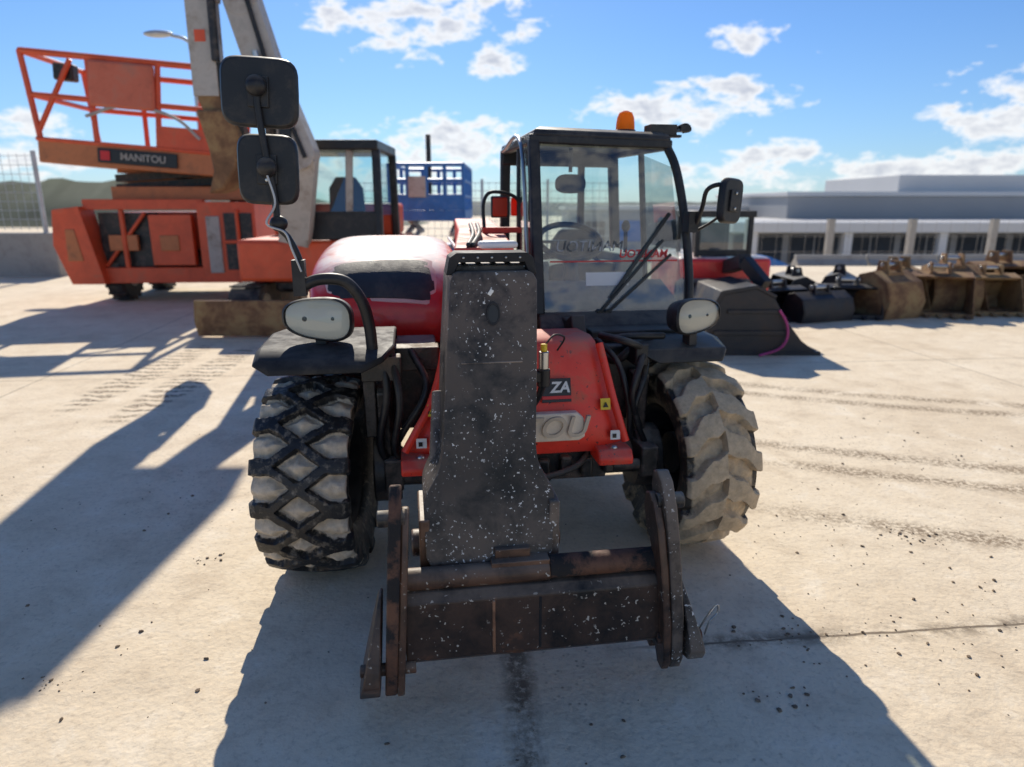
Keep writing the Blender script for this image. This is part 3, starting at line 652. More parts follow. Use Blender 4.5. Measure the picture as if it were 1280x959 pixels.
for y in (-.55, 1.25):
    for x0, x1 in ((-1.82, -2.02), (-.98, -1.05), (-.05, -.02), (.76, .82)): b.cyl((x0, y, 2.4), (x1, y, 3.66), .045, ORNG, seg=8)
    b.cyl((-2.02, y, 3.66), (.82, y, 3.66), .048, ORNG, seg=8); b.cyl((-1.92, y, 3.05), (.79, y, 3.05), .042, ORNG, seg=8)
for x in (-2.02, .82): b.cyl((x, -.55, 3.66), (x, 1.25, 3.66), .044, ORNG, seg=8); b.cyl((x*.96, -.55, 3.05), (x*.96, 1.25, 3.05), .04, ORNG, seg=8)
b.cyl((-1.85, -.55, 2.5), (-1.3, -.55, 3.6), .04, ORNG, seg=8); b.bb((-.05, -.60, 2.44), (.80, -.52, 2.75), ORNG)
b.tube([(-1.1, -.6, 2.8), (-.5, -.62, 3.0), (.2, -.6, 2.9), (.6, -.6, 2.6)], .025, GREYW); b.finish('guard_rail', PF)
b = B(); b.bb((-1.02, -.66, 2.95), (-.05, -.56, 3.62), ORNF); b.finish('control_panel', PF, .08, 3)
b = B(); b.bb((-1.6, -.5, 3.3), (-1.3, -.3, 3.55), GREAS); b.finish('control_box', PF, .03)
b = B(); b.bb((-.95, -.64, 2.13), (.25, -.605, 2.35), LABB); sg = b.finish('sign_plate', PF, .01)
b = B(); b.bb((-.90, -.655, 2.17), (-.76, -.642, 2.31), RLAB); b.finish('emblem', sg)
text('sign_lettering', 'MANITOU', .15, (-.26, -.65, 2.24), GREYW, sg, ext=.004, bold=.001, sx=1.0)
b = B(); b.bb((.9, -.2, 1.6), (1.6, .7, 2.0), GREAS); b.cyl((1.35, 0, 1.8), (1.0, -.1, 2.6), .06, STEEL); b.finish('lift_cylinder', L, .03)

def track(par, x0, x1, y0, y1, h=.5):
    b = B(); r = h/2; P = []
    for k in range(9): a = math.pi/2+math.pi*k/8; P.append((y0+r+r*math.cos(a), r+r*math.sin(a)))
    for k in range(9): a = -math.pi/2+math.pi*k/8; P.append((y1-r+r*math.cos(a), r+r*math.sin(a)))
    b.prism(P, 'x', x0, x1, RUBB)
    n = int((y1-y0)/.12)
    for i in range(n):
        y = y0+r*.6+(y1-y0-r*1.2)*i/(n-1); b.bb((x0-.004, y-.03, h-.005), (x1+.004, y+.03, h+.02), RUBB); b.bb((x0-.004, y-.03, -.0), (x1+.004, y+.03, .02), RUBB)
    for y in (y0+r, y1-r): b.cyl((x0-.02, y, r), (x1+.02, y, r), r*.7, GREAS)
    return b.finish('track', par, .01)
E = root('excavator', (-2.65, 9.6, 0), 0, 'pale grey excavator with raised arm, dark cab and rusty blade', 'excavator')
track(E, -1.0, -.6, -.9, 1.3, .55); track(E, .6, 1.0, -.9, 1.3, .55)
b = B(); b.prism([(-1.35, .02), (-1.42, .22), (-1.38, .46), (-1.33, .46), (-1.36, .22), (-1.28, .02)], 'x', -1.2, .35, RUSTB); b.beam((-.5, -1.35, .2), (-.4, -.6, .3), .12, .1, RUSTB); b.beam((.1, -1.35, .2), (.2, -.6, .3), .12, .1, RUSTB); b.finish('dozer_blade', E, .01)
b = B(); b.bb((-.85, -.8, .62), (.98, 1.4, 1.15), ORNG); b.bb((-.8, .5, 1.15), (.95, 1.45, 1.6), ORNG); b.bb((-.5, -.5, .45), (.5, .8, .62), GREAS); b.finish('house', E, .05)
b = B(); x0, x1, y0, y1, z0, z1 = -.22, .98, -.8, .5, 1.15, 2.25
for x in (x0, x1):
    for y in (y0, y1): b.beam((x, y, z0), (x*.98+.01, y*.9, z1), .1, .1, PLAS, up=(0, 1, 0))
b.bb((x0-.03, y0-.02, z1-.02), (x1+.03, y1+.03, z1+.1), PLAS); b.beam((x0+.82, y0, z0), (x0+.86, y0*.9, z1), .09, .06, GREYW, up=(0, 1, 0)); b.bb((x0, y0-.03, z0), (x1, y0+.03, z0+.35), PLAS)
EC = b.finish('excavator_cab', E, .02)
b = B(); b.loft([[(.1, .2, 1.2), (.6, .2, 1.2), (.6, .35, 1.2), (.1, .35, 1.2)], [(.12, .2, 1.8), (.58, .2, 1.8), (.58, .3, 1.8), (.12, .3, 1.8)], [(.22, .2, 1.95), (.48, .2, 1.95), (.48, .3, 1.95), (.22, .3, 1.95)]], SEATM); b.finish('seat', EC, .02)
def quad(name, par, pts, mat): b = B(); b.add(pts, [(0, 1, 2, 3)], mat); return b.finish(name, par, recalc=False)
quad('cab_window', EC, [(x0+.05, y0+.02, z0+.35), (x1-.05, y0+.02, z0+.35), (x1-.05, y0*.9+.02, z1-.02), (x0+.05, y0*.9+.02, z1-.02)], GREEN)
quad('cab_window', EC, [(x1-.005, y0+.06, z0+.3), (x1-.005, y1-.06, z0+.3), (x1-.02, y1*.9-.06, z1-.02), (x1-.02, y0*.9+.06, z1-.02)], GREEN)
b = B()
pts = [(-.05, -.9, 1.15), (.22, -1.3, 2.15), (-.08, -1.3, 2.95), (-.30, -1.3, 3.75), (-.45, -1.3, 4.35)]
for i in range(4): b.beam(pts[i], pts[i+1], .26, .36, GREYW, up=(1, 0, 0))
for p in pts[1:4]: b.cyl((p[0], p[1]-.135, p[2]), (p[0], p[1]+.135, p[2]), .18, GREYW)
b.bb((-1.05, -1.42, 4.05), (-.15, -1.2, 4.75), GREYW)  # knuckle plate made oversize above the view to widen the ground shadow
b.beam((-.55, -1.2, 4.62), (-.55, .60, 4.75), .90, .35, GREYW)  # added beam, out of view, fills the gap in the ground shadow
b.bb((.02, -1.44, 2.3), (.16, -1.43, 2.5), LABB); b.tube([(.30, -1.45, 2.1), (.12, -1.46, 2.6), (-.02, -1.46, 3.0), (-.22, -1.46, 3.8)], .025, PLAS)
b.finish('excavator_boom_and_shadow_casters', E, .02)
b = B(); b.cyl((-.2, -1.0, 1.3), (-.05, -1.5, 2.5), .06, GREAS); b.cyl((-.05, -1.5, 2.5), (-.15, -1.5, 3.2), .035, STEEL); b.finish('boom_cylinder', E)
b = B(); b.beam((-.62, -1.35, 4.45), (-.73, -1.35, 3.75), .24, .32, GREYW, up=(1, 0, 0)); b.beam((-.73, -1.351, 3.78), (-.74, -1.35, 2.75), .236, .28, GREYW, up=(1, 0, 0)); b.cyl((-.56, -1.5, 4.2), (-.58, -1.5, 3.1), .045, GREAS); b.bb((-.60, -1.45, 2.72), (-.45, -1.3, 3.1), GREAS)
b.bb((-.80, -1.475, 3.3), (-.68, -1.468, 3.42), ORNG)
b.finish('excavator_stick', E, .02)
b = B(); b.beam((-.73, -1.35, 2.8), (-.60, -1.35, 2.5), .2, .3, RUSTB, up=(1, 0, 0)); b.prism([(-.85, 2.6), (-.5, 2.6), (-.40, 2.35), (-.45, 2.0), (-.62, 1.75), (-.80, 1.70), (-.72, 1.95), (-.75, 2.2)], 'y', -1.55, -1.1, RUSTB); b.beam((-.45, -1.4, 2.9), (-.42, -1.4, 2.3), .06, .08, GREAS, up=(1, 0, 0)); b.finish('bucket', E, .03)

S = root('scissor_lift', (-1.5, 13.4, 0), 0, 'blue scissor lift with railed platform standing lowered', 'scissor lift')
b = B(); b.bb((-.65, -.9, .25), (.65, 1.1, .8), BLUE); b.finish('base_frame', S, .03)
for x in (-.55, .55):
    for y in (-.7, .9): simple_wheel(S, x, y, .25, .15)
for k in range(2):
    z0 = .8+k*.25
    for x in (-.4, .4): b = B(); b.beam((x, -.8, z0), (x, 1.0, z0+.25), .06, .08, GREYW); b.beam((x+.07, -.8, z0+.25), (x+.07, 1.0, z0), .06, .08, GREYW); b.finish('scissor_arm', S)
b = B(); b.bb((-.68, -1.0, 1.3), (.68, 1.2, 1.48), BLUE); b.bb((-.67, -1.03, 1.48), (.67, -1.0, 1.75), BLUE); PF2 = b.finish('platform', S, .01)
b = B(); railing(b, -.65, .65, -.98, 1.15, 1.45, 2.25, BLUE, 4, 3, 3, .035); b.finish('guard_rail', PF2)
b = B(); b.bb((-.3, -1.1, 1.7), (.0, -.95, 2.05), GREYW); b.finish('control_box', PF2, .01)
b = B(); b.cyl((-.15, .8, 1.4), (-.15, .8, 2.9), .05, GREAS); b.finish('mast', PF2)

D = root('mini_excavator', (2.75, 8.4, 0), 0, 'small red tracked digger with dark cab and large black bucket', 'mini excavator')
track(D, -.75, -.45, .2, 1.8, .4); track(D, .2, .5, .2, 1.8, .4)
b = B(); b.bb((-.7, .1, .45), (.45, 1.8, .95), RED); b.bb((-.7, .0, .3), (.2, .3, .7), GREAS); b.finish('house', D, .05)
b = B()
for x in (-.45, .2):
    for y in (.25, 1.2): b.beam((x, y, .9), (x, y, 1.45), .06, .06, PLAS, up=(0, 1, 0))
b.bb((-.5, .2, 1.43), (.25, 1.25, 1.51), PLAS); b.bb((-.3, .9, .95), (.1, 1.1, 1.35), SEATM); b.beam((-.45, .25, 1.0), (.2, .25, 1.0), .05, .08, PLAS); DC = b.finish('digger_cab', D, .01)
quad('cab_window', DC, [(-.43, .24, 1.03), (.18, .24, 1.03), (.18, .24, 1.43), (-.43, .24, 1.43)], GREEN)
b = B(); b.beam((-.1, .3, .8), (-.05, -.4, .95), .14, .16, BLKB); b.beam((-.05, -.4, .95), (.1, -.7, .7), .12, .14, BLKB); b.finish('digger_arm', D, .01)
BP = [(-.62, .03), (-.62, .40), (-.5, .66), (-.15, .72), (.05, .62), (.18, .40), (.38, .16), (.56, .03)]
b = B(); b.prism(BP, 'y', -1.15, -1.11, BLKB); b.prism(BP, 'y', -.24, -.2, BLKB)
b.prism([(-.66, .0), (-.66, .42), (-.53, .70), (-.15, .76), (.07, .65), (.05, .62), (-.15, .72), (-.5, .66), (-.62, .40), (-.62, .04), (.60, .04), (.60, .0)], 'y', -1.16, -.19, BLKB)
b.beam((-.58, -1.165, .25), (.24, -1.165, .25), .02, .05, BLKB); b.beam((-.45, -1.165, .48), (.08, -1.165, .48), .02, .04, BLKB)
LB = b.finish('loader_bucket', D, .006)
PINK = surf('pink_strap', (.45, .05, .2), .6, bump=0)
tubeobj('strap', LB, [(.10, -1.18, .5), (.18, -1.2, .36), (.20, -1.2, .2), (.12, -1.2, .08), (-.1, -1.25, .02)], .014, PINK)

def bucket(mat, w=.7, s=1.):
    b = B(); P = [(-.35, .0), (-.42, .25), (-.32, .52), (-.05, .66), (.18, .60), (.14, .56), (-.04, .60), (-.27, .48), (-.36, .25), (-.30, .05), (.38, .05), (.42, .0)]
    b.prism([(p[0]*s, p[1]*s) for p in P], 'x', -w/2, w/2, mat)
    Q = [(-.35, .0), (-.42, .25), (-.32, .52), (-.05, .66), (.18, .60), (.42, .0)]
    for x in (-w/2-.02, w/2): b.prism([(p[0]*s, p[1]*s) for p in Q], 'x', x, x+.02, mat)
    return b
def mkbucket(loc, rot, mat, w, s, label, gr):
    r = root('digger_bucket', loc, rot, label, 'digger bucket', gr)
    bucket(mat, w, s).finish('bucket_shell', r, .006)
    b = B()
    b.bb((-.15, -.16*s, .60*s), (.15, .08*s, .64*s), mat)
    for x in (-.12, .12): b.prism([(-.15*s, .63*s), (-.10*s, .80*s), (.05*s, .80*s), (.08*s, .63*s)], 'x', x-.015, x+.015, mat)
    b.cyl((-.16, -.03*s, .74*s), (.16, -.03*s, .74*s), .03, STEEL); b.finish('mounting_bracket', r, .004)
    b = B(); b.bb((-w/2, .33*s, .0), (w/2, .40*s, .065), mat)
    n = max(3, int(w/.16))
    for i in range(n):
        x = -w/2+.06+(w-.12)*i/(n-1); b.prism([(.38*s, .005), (.38*s, .06), (.55*s, .02)], 'x', x-.03, x+.03, mat)
    b.finish('cutting_edge', r)
GR = 'digger buckets lined up along the yard edge'
mats_ = [RUSTB, YELB, RUSTB, RUSTB, YELB, RUSTB, RUSTB, YELB, RUSTB, RUSTB]
for i in range(10):
    m = mats_[i]; nmm = {RUSTB: 'rust-brown steel', YELB: 'worn yellow', BLKB: 'black steel'}[m]
    w = [.7, .6, .9, .7, .75, 1.1, .8, .6, .9, .8][i]
    mkbucket((5.45+i*.42, 10.0+.38*(i % 2)+.06*i, 0), [20, 200, 160, 350, 175, 190, 15, 200, 170, 30][i], m, w*.9, 1.0+.18*math.sin(i*3), nmm+' digger bucket resting on the concrete', GR)
for i, (x, y, r_, s_) in enumerate(((3.75, 9.7, 200, .7), (4.30, 9.6, 20, .62), (4.85, 9.9, 170, .72), (4.4, 10.8, 90, .8), (3.5, 10.8, 120, .8), (5.3, 11.2, 60, .8))):
    mkbucket((x, y, 0), r_, BLKB, .85, s_, 'black steel digger bucket resting on the concrete', GR)

# ------------------------------------------------------------------ terrain
def smooth(t): t = max(0, min(1, t)); return t*t*(3-2*t)
def gz(x, y): return -4.0*smooth((y-15.5)/36.)
def ground_mat():
    m, nt = NT('concrete_yard')
    out = nd(nt, 'ShaderNodeOutputMaterial'); p = nd(nt, 'ShaderNodeBsdfPrincipled'); nt.links.new(p.outputs[0], out.inputs[0])
    tc = nd(nt, 'ShaderNodeTexCoord').outputs['Object']
    sp = nd(nt, 'ShaderNodeSeparateXYZ'); nt.links.new(tc, sp.inputs[0]); X, Y = sp.outputs[0], sp.outputs[1]
    big = noise_(nt, tc, .7, 3, .6); med = noise_(nt, tc, 3.2, 7, .75, .3); fin = noise_(nt, tc, 38, 4, .75)
    col = mixc(nt, ramp(nt, big, .35, .65), (.78, .64, .45), (.88, .745, .545))
    col = mixc(nt, math_(nt, 'MULTIPLY', ramp(nt, med, .50, .64), .5), col, (.58, .455, .31))
    col = mixc(nt, math_(nt, 'MULTIPLY', ramp(nt, med, .46, .33), .6), col, (.95, .84, .66))
    col = mixc(nt, math_(nt, 'MULTIPLY', ramp(nt, fin, .52, .72), .42), col, (.32, .24, .165))
    def dist(cx, cy):
        a = math_(nt, 'SUBTRACT', X, cx); c = math_(nt, 'SUBTRACT', Y, cy)
        return math_(nt, 'SQRT', math_(nt, 'MULTIPLY_ADD', a, a, math_(nt, 'MULTIPLY', c, c)))
    wob = math_(nt, 'MULTIPLY', math_(nt, 'SUBTRACT', noise_(nt, tc, 6, 3, .7), .5), .026)
    dd = math_(nt, 'ADD', dist(6.5, 16), math_(nt, 'MULTIPLY', wob, 3))
    tk = None
    for r_ in (10.9, 11.2, 12.5, 12.85, 13.6):
        q = ramp(nt, math_(nt, 'ABSOLUTE', math_(nt, 'SUBTRACT', dd, r_)), .11, .03)
        tk = q if tk is None else math_(nt, 'MAXIMUM', tk, q)
    brk = ramp(nt, fin, .42, .54)
    tk = math_(nt, 'MULTIPLY', math_(nt, 'MULTIPLY', tk, ramp(nt, X, .9, 2.)), math_(nt, 'MULTIPLY', ramp(nt, med, .38, .52), brk))
    col = mixc(nt, math_(nt, 'MULTIPLY', tk, .9), col, (.24, .17, .105))
    def blob(cx, cy, rx, ry):
        a = math_(nt, 'DIVIDE', math_(nt, 'SUBTRACT', X, cx), rx); c = math_(nt, 'DIVIDE', math_(nt, 'SUBTRACT', Y, cy), ry)
        return math_(nt, 'SUBTRACT', 1., math_(nt, 'ADD', math_(nt, 'MULTIPLY', a, a), math_(nt, 'MULTIPLY', c, c)), clamp=True)
    wv = nd(nt, 'ShaderNodeTexWave'); wv.inputs['Scale'].default_value = 2.2; wv.inputs['Distortion'].default_value = 5; wv.inputs['Detail'].default_value = 2; wv.inputs['Detail Scale'].default_value = 2; wv.bands_direction = 'Y'; nt.links.new(tc, wv.inputs['Vector'])
    tr = math_(nt, 'MULTIPLY', math_(nt, 'MULTIPLY', ramp(nt, wv.outputs['Fac'], .4, .7), brk), ramp(nt, math_(nt, 'MAXIMUM', blob(-3.55, 6.5, .22, 1.5), blob(-3.0, 6.3, .22, 1.6)), .0, .4))
    col = mixc(nt, tr, col, (.17, .115, .07))
    def line(px, py, nx, ny):
        dn = math_(nt, 'ADD', math_(nt, 'MULTIPLY', math_(nt, 'SUBTRACT', X, px), nx), math_(nt, 'MULTIPLY', math_(nt, 'SUBTRACT', Y, py), ny))
        return math_(nt, 'ABSOLUTE', math_(nt, 'ADD', dn, wob))
    l1 = line(.05, 1.6, .995, .06); l2 = line(.72, 2.228, -.098, .995); l3 = line(4.6, 6., .995, .098); l4 = line(0, 6.6, -.098, .995); l5 = line(-4.4, 6, .995, .098)
    right = ramp(nt, X, .3, .7)
    thin = ramp(nt, math_(nt, 'MINIMUM', l3, math_(nt, 'MINIMUM', l4, l5)), .008, .002)
    l2t = math_(nt, 'MULTIPLY', ramp(nt, l2, .010, .004), right)
    l2w = math_(nt, 'MULTIPLY', math_(nt, 'MULTIPLY', ramp(nt, l2, .07, .004), ramp(nt, med, .45, .58)), right)
    strip = math_(nt, 'MULTIPLY', ramp(nt, l1, .07, .02), math_(nt, 'MULTIPLY', ramp(nt, med, .34, .50), ramp(nt, fin, .3, .5)))
    dirt = math_(nt, 'MAXIMUM', math_(nt, 'MAXIMUM', thin, l2t), math_(nt, 'MAXIMUM', l2w, strip))
    col = mixc(nt, math_(nt, 'MULTIPLY', dirt, .85), col, (.14, .10, .065))
    vo = nd(nt, 'ShaderNodeTexVoronoi'); vo.inputs['Scale'].default_value = 26; nt.links.new(tc, vo.inputs['Vector'])
    sk = math_(nt, 'MULTIPLY', ramp(nt, vo.outputs['Distance'], .2, .07), ramp(nt, big, .5, .6))
    col = mixc(nt, math_(nt, 'MULTIPLY', sk, .6), col, (.22, .16, .10))
    nt.links.new(col, p.inputs['Base Color'])
    p.inputs['Roughness'].default_value = .85; p.inputs['Specular IOR Level'].default_value = .3
    h = math_(nt, 'ADD', noise_(nt, tc, 4.5, 4, .65), math_(nt, 'MULTIPLY', noise_(nt, tc, 45, 2, .6), .25))
    bn = nd(nt, 'ShaderNodeBump'); bn.inputs['Strength'].default_value = .5; bn.inputs['Distance'].default_value = .022
    nt.links.new(h, bn.inputs['Height']); nt.links.new(bn.outputs[0], p.inputs['Normal'])
    return m
GM = ground_mat()
ys = [-12, -4, 0, 4, 8, 12, 15]+[15.5+i*1.5 for i in range(27)]+[60, 80, 120, 200, 350, 700]
xs = [-400, -200, -100, -50, -25, -10, 0, 10, 25, 50, 100, 200, 400]
b = B(); vs = [(x, y, gz(x, y)) for y in ys for x in xs]; nx = len(xs)
fsx = [(j*nx+i, j*nx+i+1, (j+1)*nx+i+1, (j+1)*nx+i) for j in range(len(ys)-1) for i in range(nx-1)]
b.add(vs, fsx, GM); g = b.finish('ground', None, ang=180); g['kind'] = 'structure'; g['label'] = 'pale dusty concrete yard with mud marks and slab joints'
CL = surf('dry_mud', (.20, .145, .095), .9, var=.4, vs=30, bump=0)
b = B()
def clod(x, y, r):
    M = Matrix.Translation((x, y, r*.25)) @ Matrix.Rotation(random.random()*6, 4, 'Z') @ Matrix.Diagonal((1, random.uniform(.5, 1), random.uniform(.3, .6), 1))
    vs = []; n = 7
    for i in range(4):
        ph = -math.pi/2+math.pi*(i+.5)/4
        for k in range(n):
            a = 2*math.pi*k/n; q = r*random.uniform(.7, 1.2); vs.append((q*math.cos(ph)*math.cos(a), q*math.cos(ph)*math.sin(a), q*math.sin(ph)))
    fs_ = [(i*n+k, i*n+(k+1) % n, (i+1)*n+(k+1) % n, (i+1)*n+k) for i in range(3) for k in range(n)]+[tuple(range(n))[::-1], tuple(3*n+k for k in range(n))]
    b.add(vs, fs_, CL, M)
for cx, cy, s_, n_ in ((-1.55, 2.0, .05, 16), (-1.4, 2.85, .04, 16), (2.0, 3.1, .06, 18), (1.05, 2.25, .12, 34), (.9, 1.95, .06, 14), (-1.2, 2.3, .3, 20), (1.8, 3.0, .4, 40), (2.2, 2.4, .5, 50), (-2.3, 3.4, .5, 30), (-1.0, 3.4, .4, 14), (.03, 1.5, .04, 16), (.2, 1.75, .3, 14), (3., 4.3, .8, 60), (1.6, 2.28, .25, 50), (2.4, 4.0, .9, 60), (1.7, 3.15, .25, 30)):
    for _ in range(n_): clod(random.gauss(cx, s_), random.gauss(cy, s_*.6), random.choice((.002, .003, .004, .005, .006, .010)))
for _ in range(300): clod(random.uniform(-4, 4), random.uniform(1.2, 6), random.choice((.002, .003, .004, .005)))
o = b.finish('dirt_clods', None); o['kind'] = 'stuff'; o['label'] = 'crumbs of dry mud scattered over concrete'

def hill(name, x0, x1, y, h, seed, col):
    b = B(); n = 90; hm = surf(name+'_foliage', col, .9, var=.4, vs=.05, bump=0)
    vs = []
    for j, (dy, k) in enumerate(((-25, -.3), (-12, .35), (0, 1), (25, .5), (60, -.3))):
        for i in range(n+1):
            x = x0+(x1-x0)*i/n; e = smooth(min(i, n-i)/14.)
            hh = h*(.75+.35*noise.noise(Vector((x*.012+seed, j, 0)))+.14*noise.noise(Vector((x*.12+seed, j*3, 1)))+.08*noise.noise(Vector((x*.5, j, seed))))
            vs.append((x, y+dy, -4.2+(hh+4.2)*max(k, -.05)*e if k > 0 else -5))
    b.add(vs, [(j*(n+1)+i, j*(n+1)+i+1, (j+1)*(n+1)+i+1, (j+1)*(n+1)+i) for j in range(4) for i in range(n)], hm)
    o = b.finish(name, None, ang=180); o['kind'] = 'structure'; o['label'] = 'low wooded hillside beyond the yard'
hill('hill', -330, -20, 190, 8.5, 3, (.07, .085, .05)); hill('far_hill', -120, 260, 330, 3, 8, (.10, .12, .11))

W = B()
W.bb((-26, 15.4, -.2), (-10.1, 15.8, .96), CONC)
w_ = W.finish('concrete_wall', None, .02); w_['label'] = 'low grey concrete wall bordering the yard'; w_['category'] = 'wall'
def fence(name, x0, x1, y, z0, z1, n, lab, mat, post_r=.05, sq=False, y1=None, mesh=.12, base=None):
    y1 = y if y1 is None else y1
    F = root(name, (x0, y, 0), 0, lab, 'fence')
    G = lambda yy: gz(0, yy) if base is None else base
    for i in range(n+1):
        x = (x1-x0)*i/n; yy_ = (y1-y)*i/n; zz = G(y+yy_)
        b = B()
        if sq: b.bb((x-post_r, yy_-post_r, zz+z0-.1), (x+post_r, yy_+post_r, zz+z1), mat)
        else: b.cyl((x, yy_, zz+z0), (x, yy_, zz+z1), post_r, mat, seg=10)
        b.finish('post', F)
    b = B()
    zA = G(y); zB = G(y1)
    k = z0+.1
    while k < z1:
        b.cyl((0, 0, zA+k), (x1-x0, y1-y, zB+k), .008, mat, seg=4); k += mesh*1.6
    m = int((x1-x0)/mesh/1.5)
    for i in range(m):
        t = i/m; b.cyl((t*(x1-x0), t*(y1-y), zA+z0+.05), (t*(x1-x0), t*(y1-y), zA+z1-.05), .005, mat, seg=4)
    b.finish('wire_mesh', F)
fence('wire_fence', -26, -10.4, 15.6, .96, 2.7, 7, 'galvanised wire mesh fence standing on a concrete wall', GALV, .05, base=0)
fence('wire_fence', -3.5, 2.2, 15.4, 0, 2.1, 4, 'galvanised wire mesh fence behind parked machines', GALV, .03, mesh=.1)
fence('yard_fence', 8.8, 27, 26, 0, 1.85, 6, 'wire fence with square concrete posts beside the yard', CONC, .11, True, mesh=.35)
for i in range(8):
    r_ = root('concrete_barrier', (9.0+i*2.3, 22+.1*i, gz(0, 22)), 0, 'pale grey concrete barrier standing in a row', 'barrier', 'concrete barriers along the yard edge')
    b = B(); b.prism([(-.3, -.15), (-.28, .1), (-.12, .22), (-.09, .36), (.09, .36), (.12, .22), (.28, .1), (.3, -.15)], 'x', 0, 2.2, CONC); b.finish('barrier_body', r_, .02)

SL_ = root('street_lamp', (-7.75, 18., 0), 0, 'slim grey street lamp with one curved arm', 'street lamp')
b = B(); b.tube([(0, 0, -.3), (0, 0, 3), (0, 0, 5.1), (-.1, 0, 5.4), (-.45, 0, 5.5)], .06, GALV, r1=.035); b.finish('lamp_pole', SL_)
b = B(); b.ell((-.75, 0, 5.53), (.36, .14, .08), GALV); b.finish('lamp_head', SL_)

BD = root('warehouse', (17, 56, -4.0), 0, 'long grey warehouse with pale flat roof, canopy and dark openings', 'building')
b = B(); b.bb((0, 0, -.5), (60, 14, 3.35), WALLG); b.bb((-.4, -3.5, 3.45), (60.5, 14.5, 4.2), WALLM); b.finish('wall', BD, .05)
for i in range(9):
    b = B(); b.bb((1+i*7.2, -3.2, -.2), (1.6+i*7.2, -2.7, 3.45), WALLM); b.finish('column', BD)
b = B(); b.bb((8, 8, 4.2), (62, 30, 6.2), WALLG); b.bb((7.8, 7.8, 6.2), (62.2, 30.2, 6.6), WALLM); b.bb((20, 12, 6.6), (62, 28, 8.2), WALLM); b.finish('roof', BD, .05)
for i in range(13):
    b = B(); x = .8+i*4.5; b.bb((x, -.12, .9 if i % 3 else .1), (x+3.9, -.02, 3.15), DARKW); wn = b.finish('window', BD)
    b = B(); b.bb((x-.08, -.16, 3.15), (x+3.98, -.02, 3.25), WALLG); b.bb((x+1.9, -.16, .9), (x+2.0, -.13, 3.14), WALLG); b.finish('frame', wn)
BD2 = root('office_building', (6., 75, -4.0), 0, 'distant grey two storey building with blue panels', 'building')
b = B(); b.bb((0, 0, -.5), (22, 10, 4.9), WALLG); b.finish('wall', BD2)
b = B(); b.bb((-.3, -.3, 4.9), (22.3, 10.3, 5.3), WALLM); b.finish('roof', BD2)
for i in range(5):
    b = B(); b.bb((1+i*4.2, -.1, 1.6), (4+i*4.2, -.02, 3.8), BLUE if i % 2 else DARKW); b.finish('window', BD2)

def car(loc, rot, paint, lab, gr='vehicles parked beyond the yard fence'):
    r_ = root('parked_car', loc, rot, lab, 'car', gr)
    top = 1.45
    P = [(-2.2, .35), (-2.25, .8), (-1.9, .95), (-1.1, 1.05), (-.5, top-.05), (-.2, top), (1.0, top), (1.8, 1.15), (2.2, .9), (2.2, .35)]
    b = B(); rings = []
    for y, k in ((-.85, .93), (-.8, 1), (.8, 1), (.85, .93)): rings.append([(p[0]*k, y, .35+(p[1]-.35)*k) for p in P])
    b.loft(rings, paint); bd = b.finish('body', r_, .04)
    b = B(); Q = [(-.95, 1.1), (-.45, top-.15), (.4, top-.15), (.4, 1.1)]
    b.prism(Q, 'y', -.858, .858, DARKW); b.finish('side_glass', r_, .01)
    b = B(); b.beam((-1.12, 0, 1.12), (-.5, 0, top-.08), 1.35, .05, DARKW, up=(0, 0, 1)); b.finish('windscreen', r_)
    for x in (-1.4, 1.4):
        for y in (-.75, .75): simple_wheel(r_, x, y, .33, .2, axis=1)
for i, (x, y, rot, mt, lab) in enumerate(((17.5, 38, 8, WHITE, 'white car parked behind the wire fence'), (22.5, 38.5, 185, BLUE, 'blue car parked behind the wire fence'), (28.5, 39, 5, WHITE, 'white car parked behind the wire fence'), (12.5, 37, 0, BLUE, 'blue car parked behind the wire fence'))):
    car((x, y, gz(x, y)), rot, mt, lab)

# ------------------------------------------------------------------ world
EL = 36; AZ = -10
w = bpy.data.worlds.new('World'); sc.world = w; w.use_nodes = True; nt = w.node_tree; nt.nodes.clear()
out = nd(nt, 'ShaderNodeOutputWorld'); bg = nd(nt, 'ShaderNodeBackground'); nt.links.new(bg.outputs[0], out.inputs[0])
sky = nd(nt, 'ShaderNodeTexSky'); sky.sky_type = 'NISHITA'; sky.sun_disc = False; sky.sun_elevation = math.radians(EL); sky.sun_rotation = math.radians(AZ)
sky.air_density = 1.0; sky.dust_density = .2; sky.ozone_density = 3
tc = nd(nt, 'ShaderNodeTexCoord').outputs['Generated']
sp = nd(nt, 'ShaderNodeSeparateXYZ'); nt.links.new(tc, sp.inputs[0])
az = math_(nt, 'MULTIPLY', math_(nt, 'ARCTAN2', sp.outputs[0], sp.outputs[1]), 57.2958)
el = math_(nt, 'MULTIPLY', math_(nt, 'ARCSINE', sp.outputs[2]), 57.2958)
cv = nd(nt, 'ShaderNodeCombineXYZ'); nt.links.new(math_(nt, 'MULTIPLY', az, .1), cv.inputs[0]); nt.links.new(math_(nt, 'MULTIPLY', el, .2), cv.inputs[1])
fb = noise_(nt, cv.outputs[0], 3.2, 6, .62, .2)
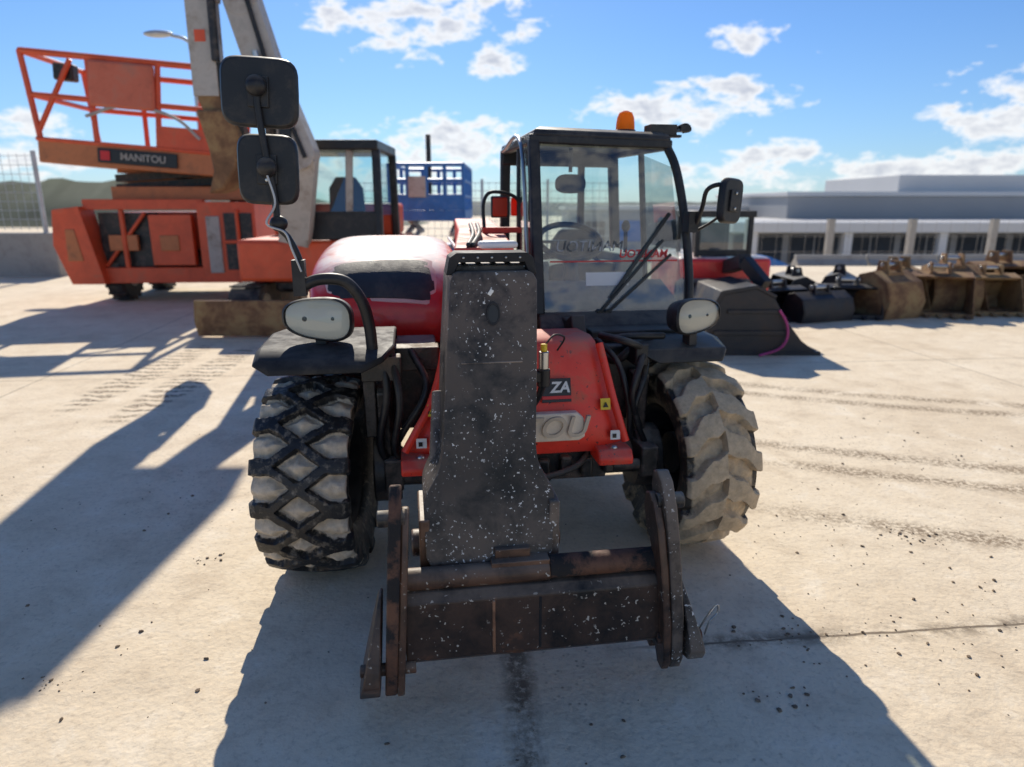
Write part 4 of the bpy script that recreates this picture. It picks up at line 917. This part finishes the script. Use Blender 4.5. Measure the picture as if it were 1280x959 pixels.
clouds = [(-7.3, 13.4, 9, 2.8), (-1.4, 10.2, 2.6, 1.3), (17.2, 11.6, 2.8, 1.1), (13.3, 6.9, 8, 2.0), (16.9, 8.2, 3, 1.0), (20, 2.9, 4.6, 1.7), (28.0, 1.8, 7, 1.6), (34.5, 4.2, 5, 4.4), (36, 8.3, 2.6, .8),
          (-5.1, 4.4, 7, 2.8), (-35, 3.5, 5, 2.2), (14, 2.1, 4, 1.0), (-14, 2.2, 7, 1.6), (150, 20, 60, 12)]
M_ = None
for a0, e0, ha, he in clouds:
    a = math_(nt, 'MULTIPLY_ADD', az, 1/ha, -a0/ha); c = math_(nt, 'MULTIPLY_ADD', el, 1/he, -e0/he)
    d = math_(nt, 'MULTIPLY_ADD', a, a, math_(nt, 'MULTIPLY', c, c))
    M_ = d if M_ is None else math_(nt, 'MINIMUM', M_, d)
M_ = math_(nt, 'SUBTRACT', 1., math_(nt, 'MINIMUM', M_, 2.2))
dens = math_(nt, 'ADD', math_(nt, 'MULTIPLY', M_, .34), math_(nt, 'MULTIPLY_ADD', fb, 2.2, -1.12))
cov = ramp(nt, dens, .02, .30)
core = ramp(nt, dens, .25, .65)
ccol = mixc(nt, core, (7.9, 7.9, 7.9), (4.6, 4.8, 5.4))
hz = ramp(nt, el, 12, -2)
skyc = mixc(nt, 1., sky.outputs[0], (.48, .66, .90), 'MULTIPLY')
skyc = mixc(nt, math_(nt, 'MULTIPLY', hz, .3), skyc, (2.8, 4.0, 5.6))
nt.links.new(mixc(nt, math_(nt, 'MULTIPLY', cov, .92), skyc, ccol), bg.inputs[0]); bg.inputs[1].default_value = .13

sd = bpy.data.lights.new('sun', 'SUN'); sd.energy = 5.0; sd.angle = math.radians(.53); sd.color = (1, .92, .79)
so = bpy.data.objects.new('sun', sd); COL.objects.link(so)
e_, a_ = math.radians(EL), math.radians(AZ)
D_ = -Vector((math.sin(a_)*math.cos(e_), math.cos(a_)*math.cos(e_), math.sin(e_)))
so.rotation_euler = D_.to_track_quat('-Z', 'Y').to_euler(); so.location = (0, 0, 20)

cd = bpy.data.cameras.new('camera'); co = bpy.data.objects.new('camera', cd); COL.objects.link(co); sc.camera = co
co.location = (0, 0, 1.6); co.rotation_euler = (math.radians(90-14.8), 0, 0); cd.lens = 24; cd.sensor_width = 36; cd.clip_start = .05; cd.clip_end = 2000
cd.dof.use_dof = True; cd.dof.focus_distance = 2.35; cd.dof.aperture_fstop = 2.0
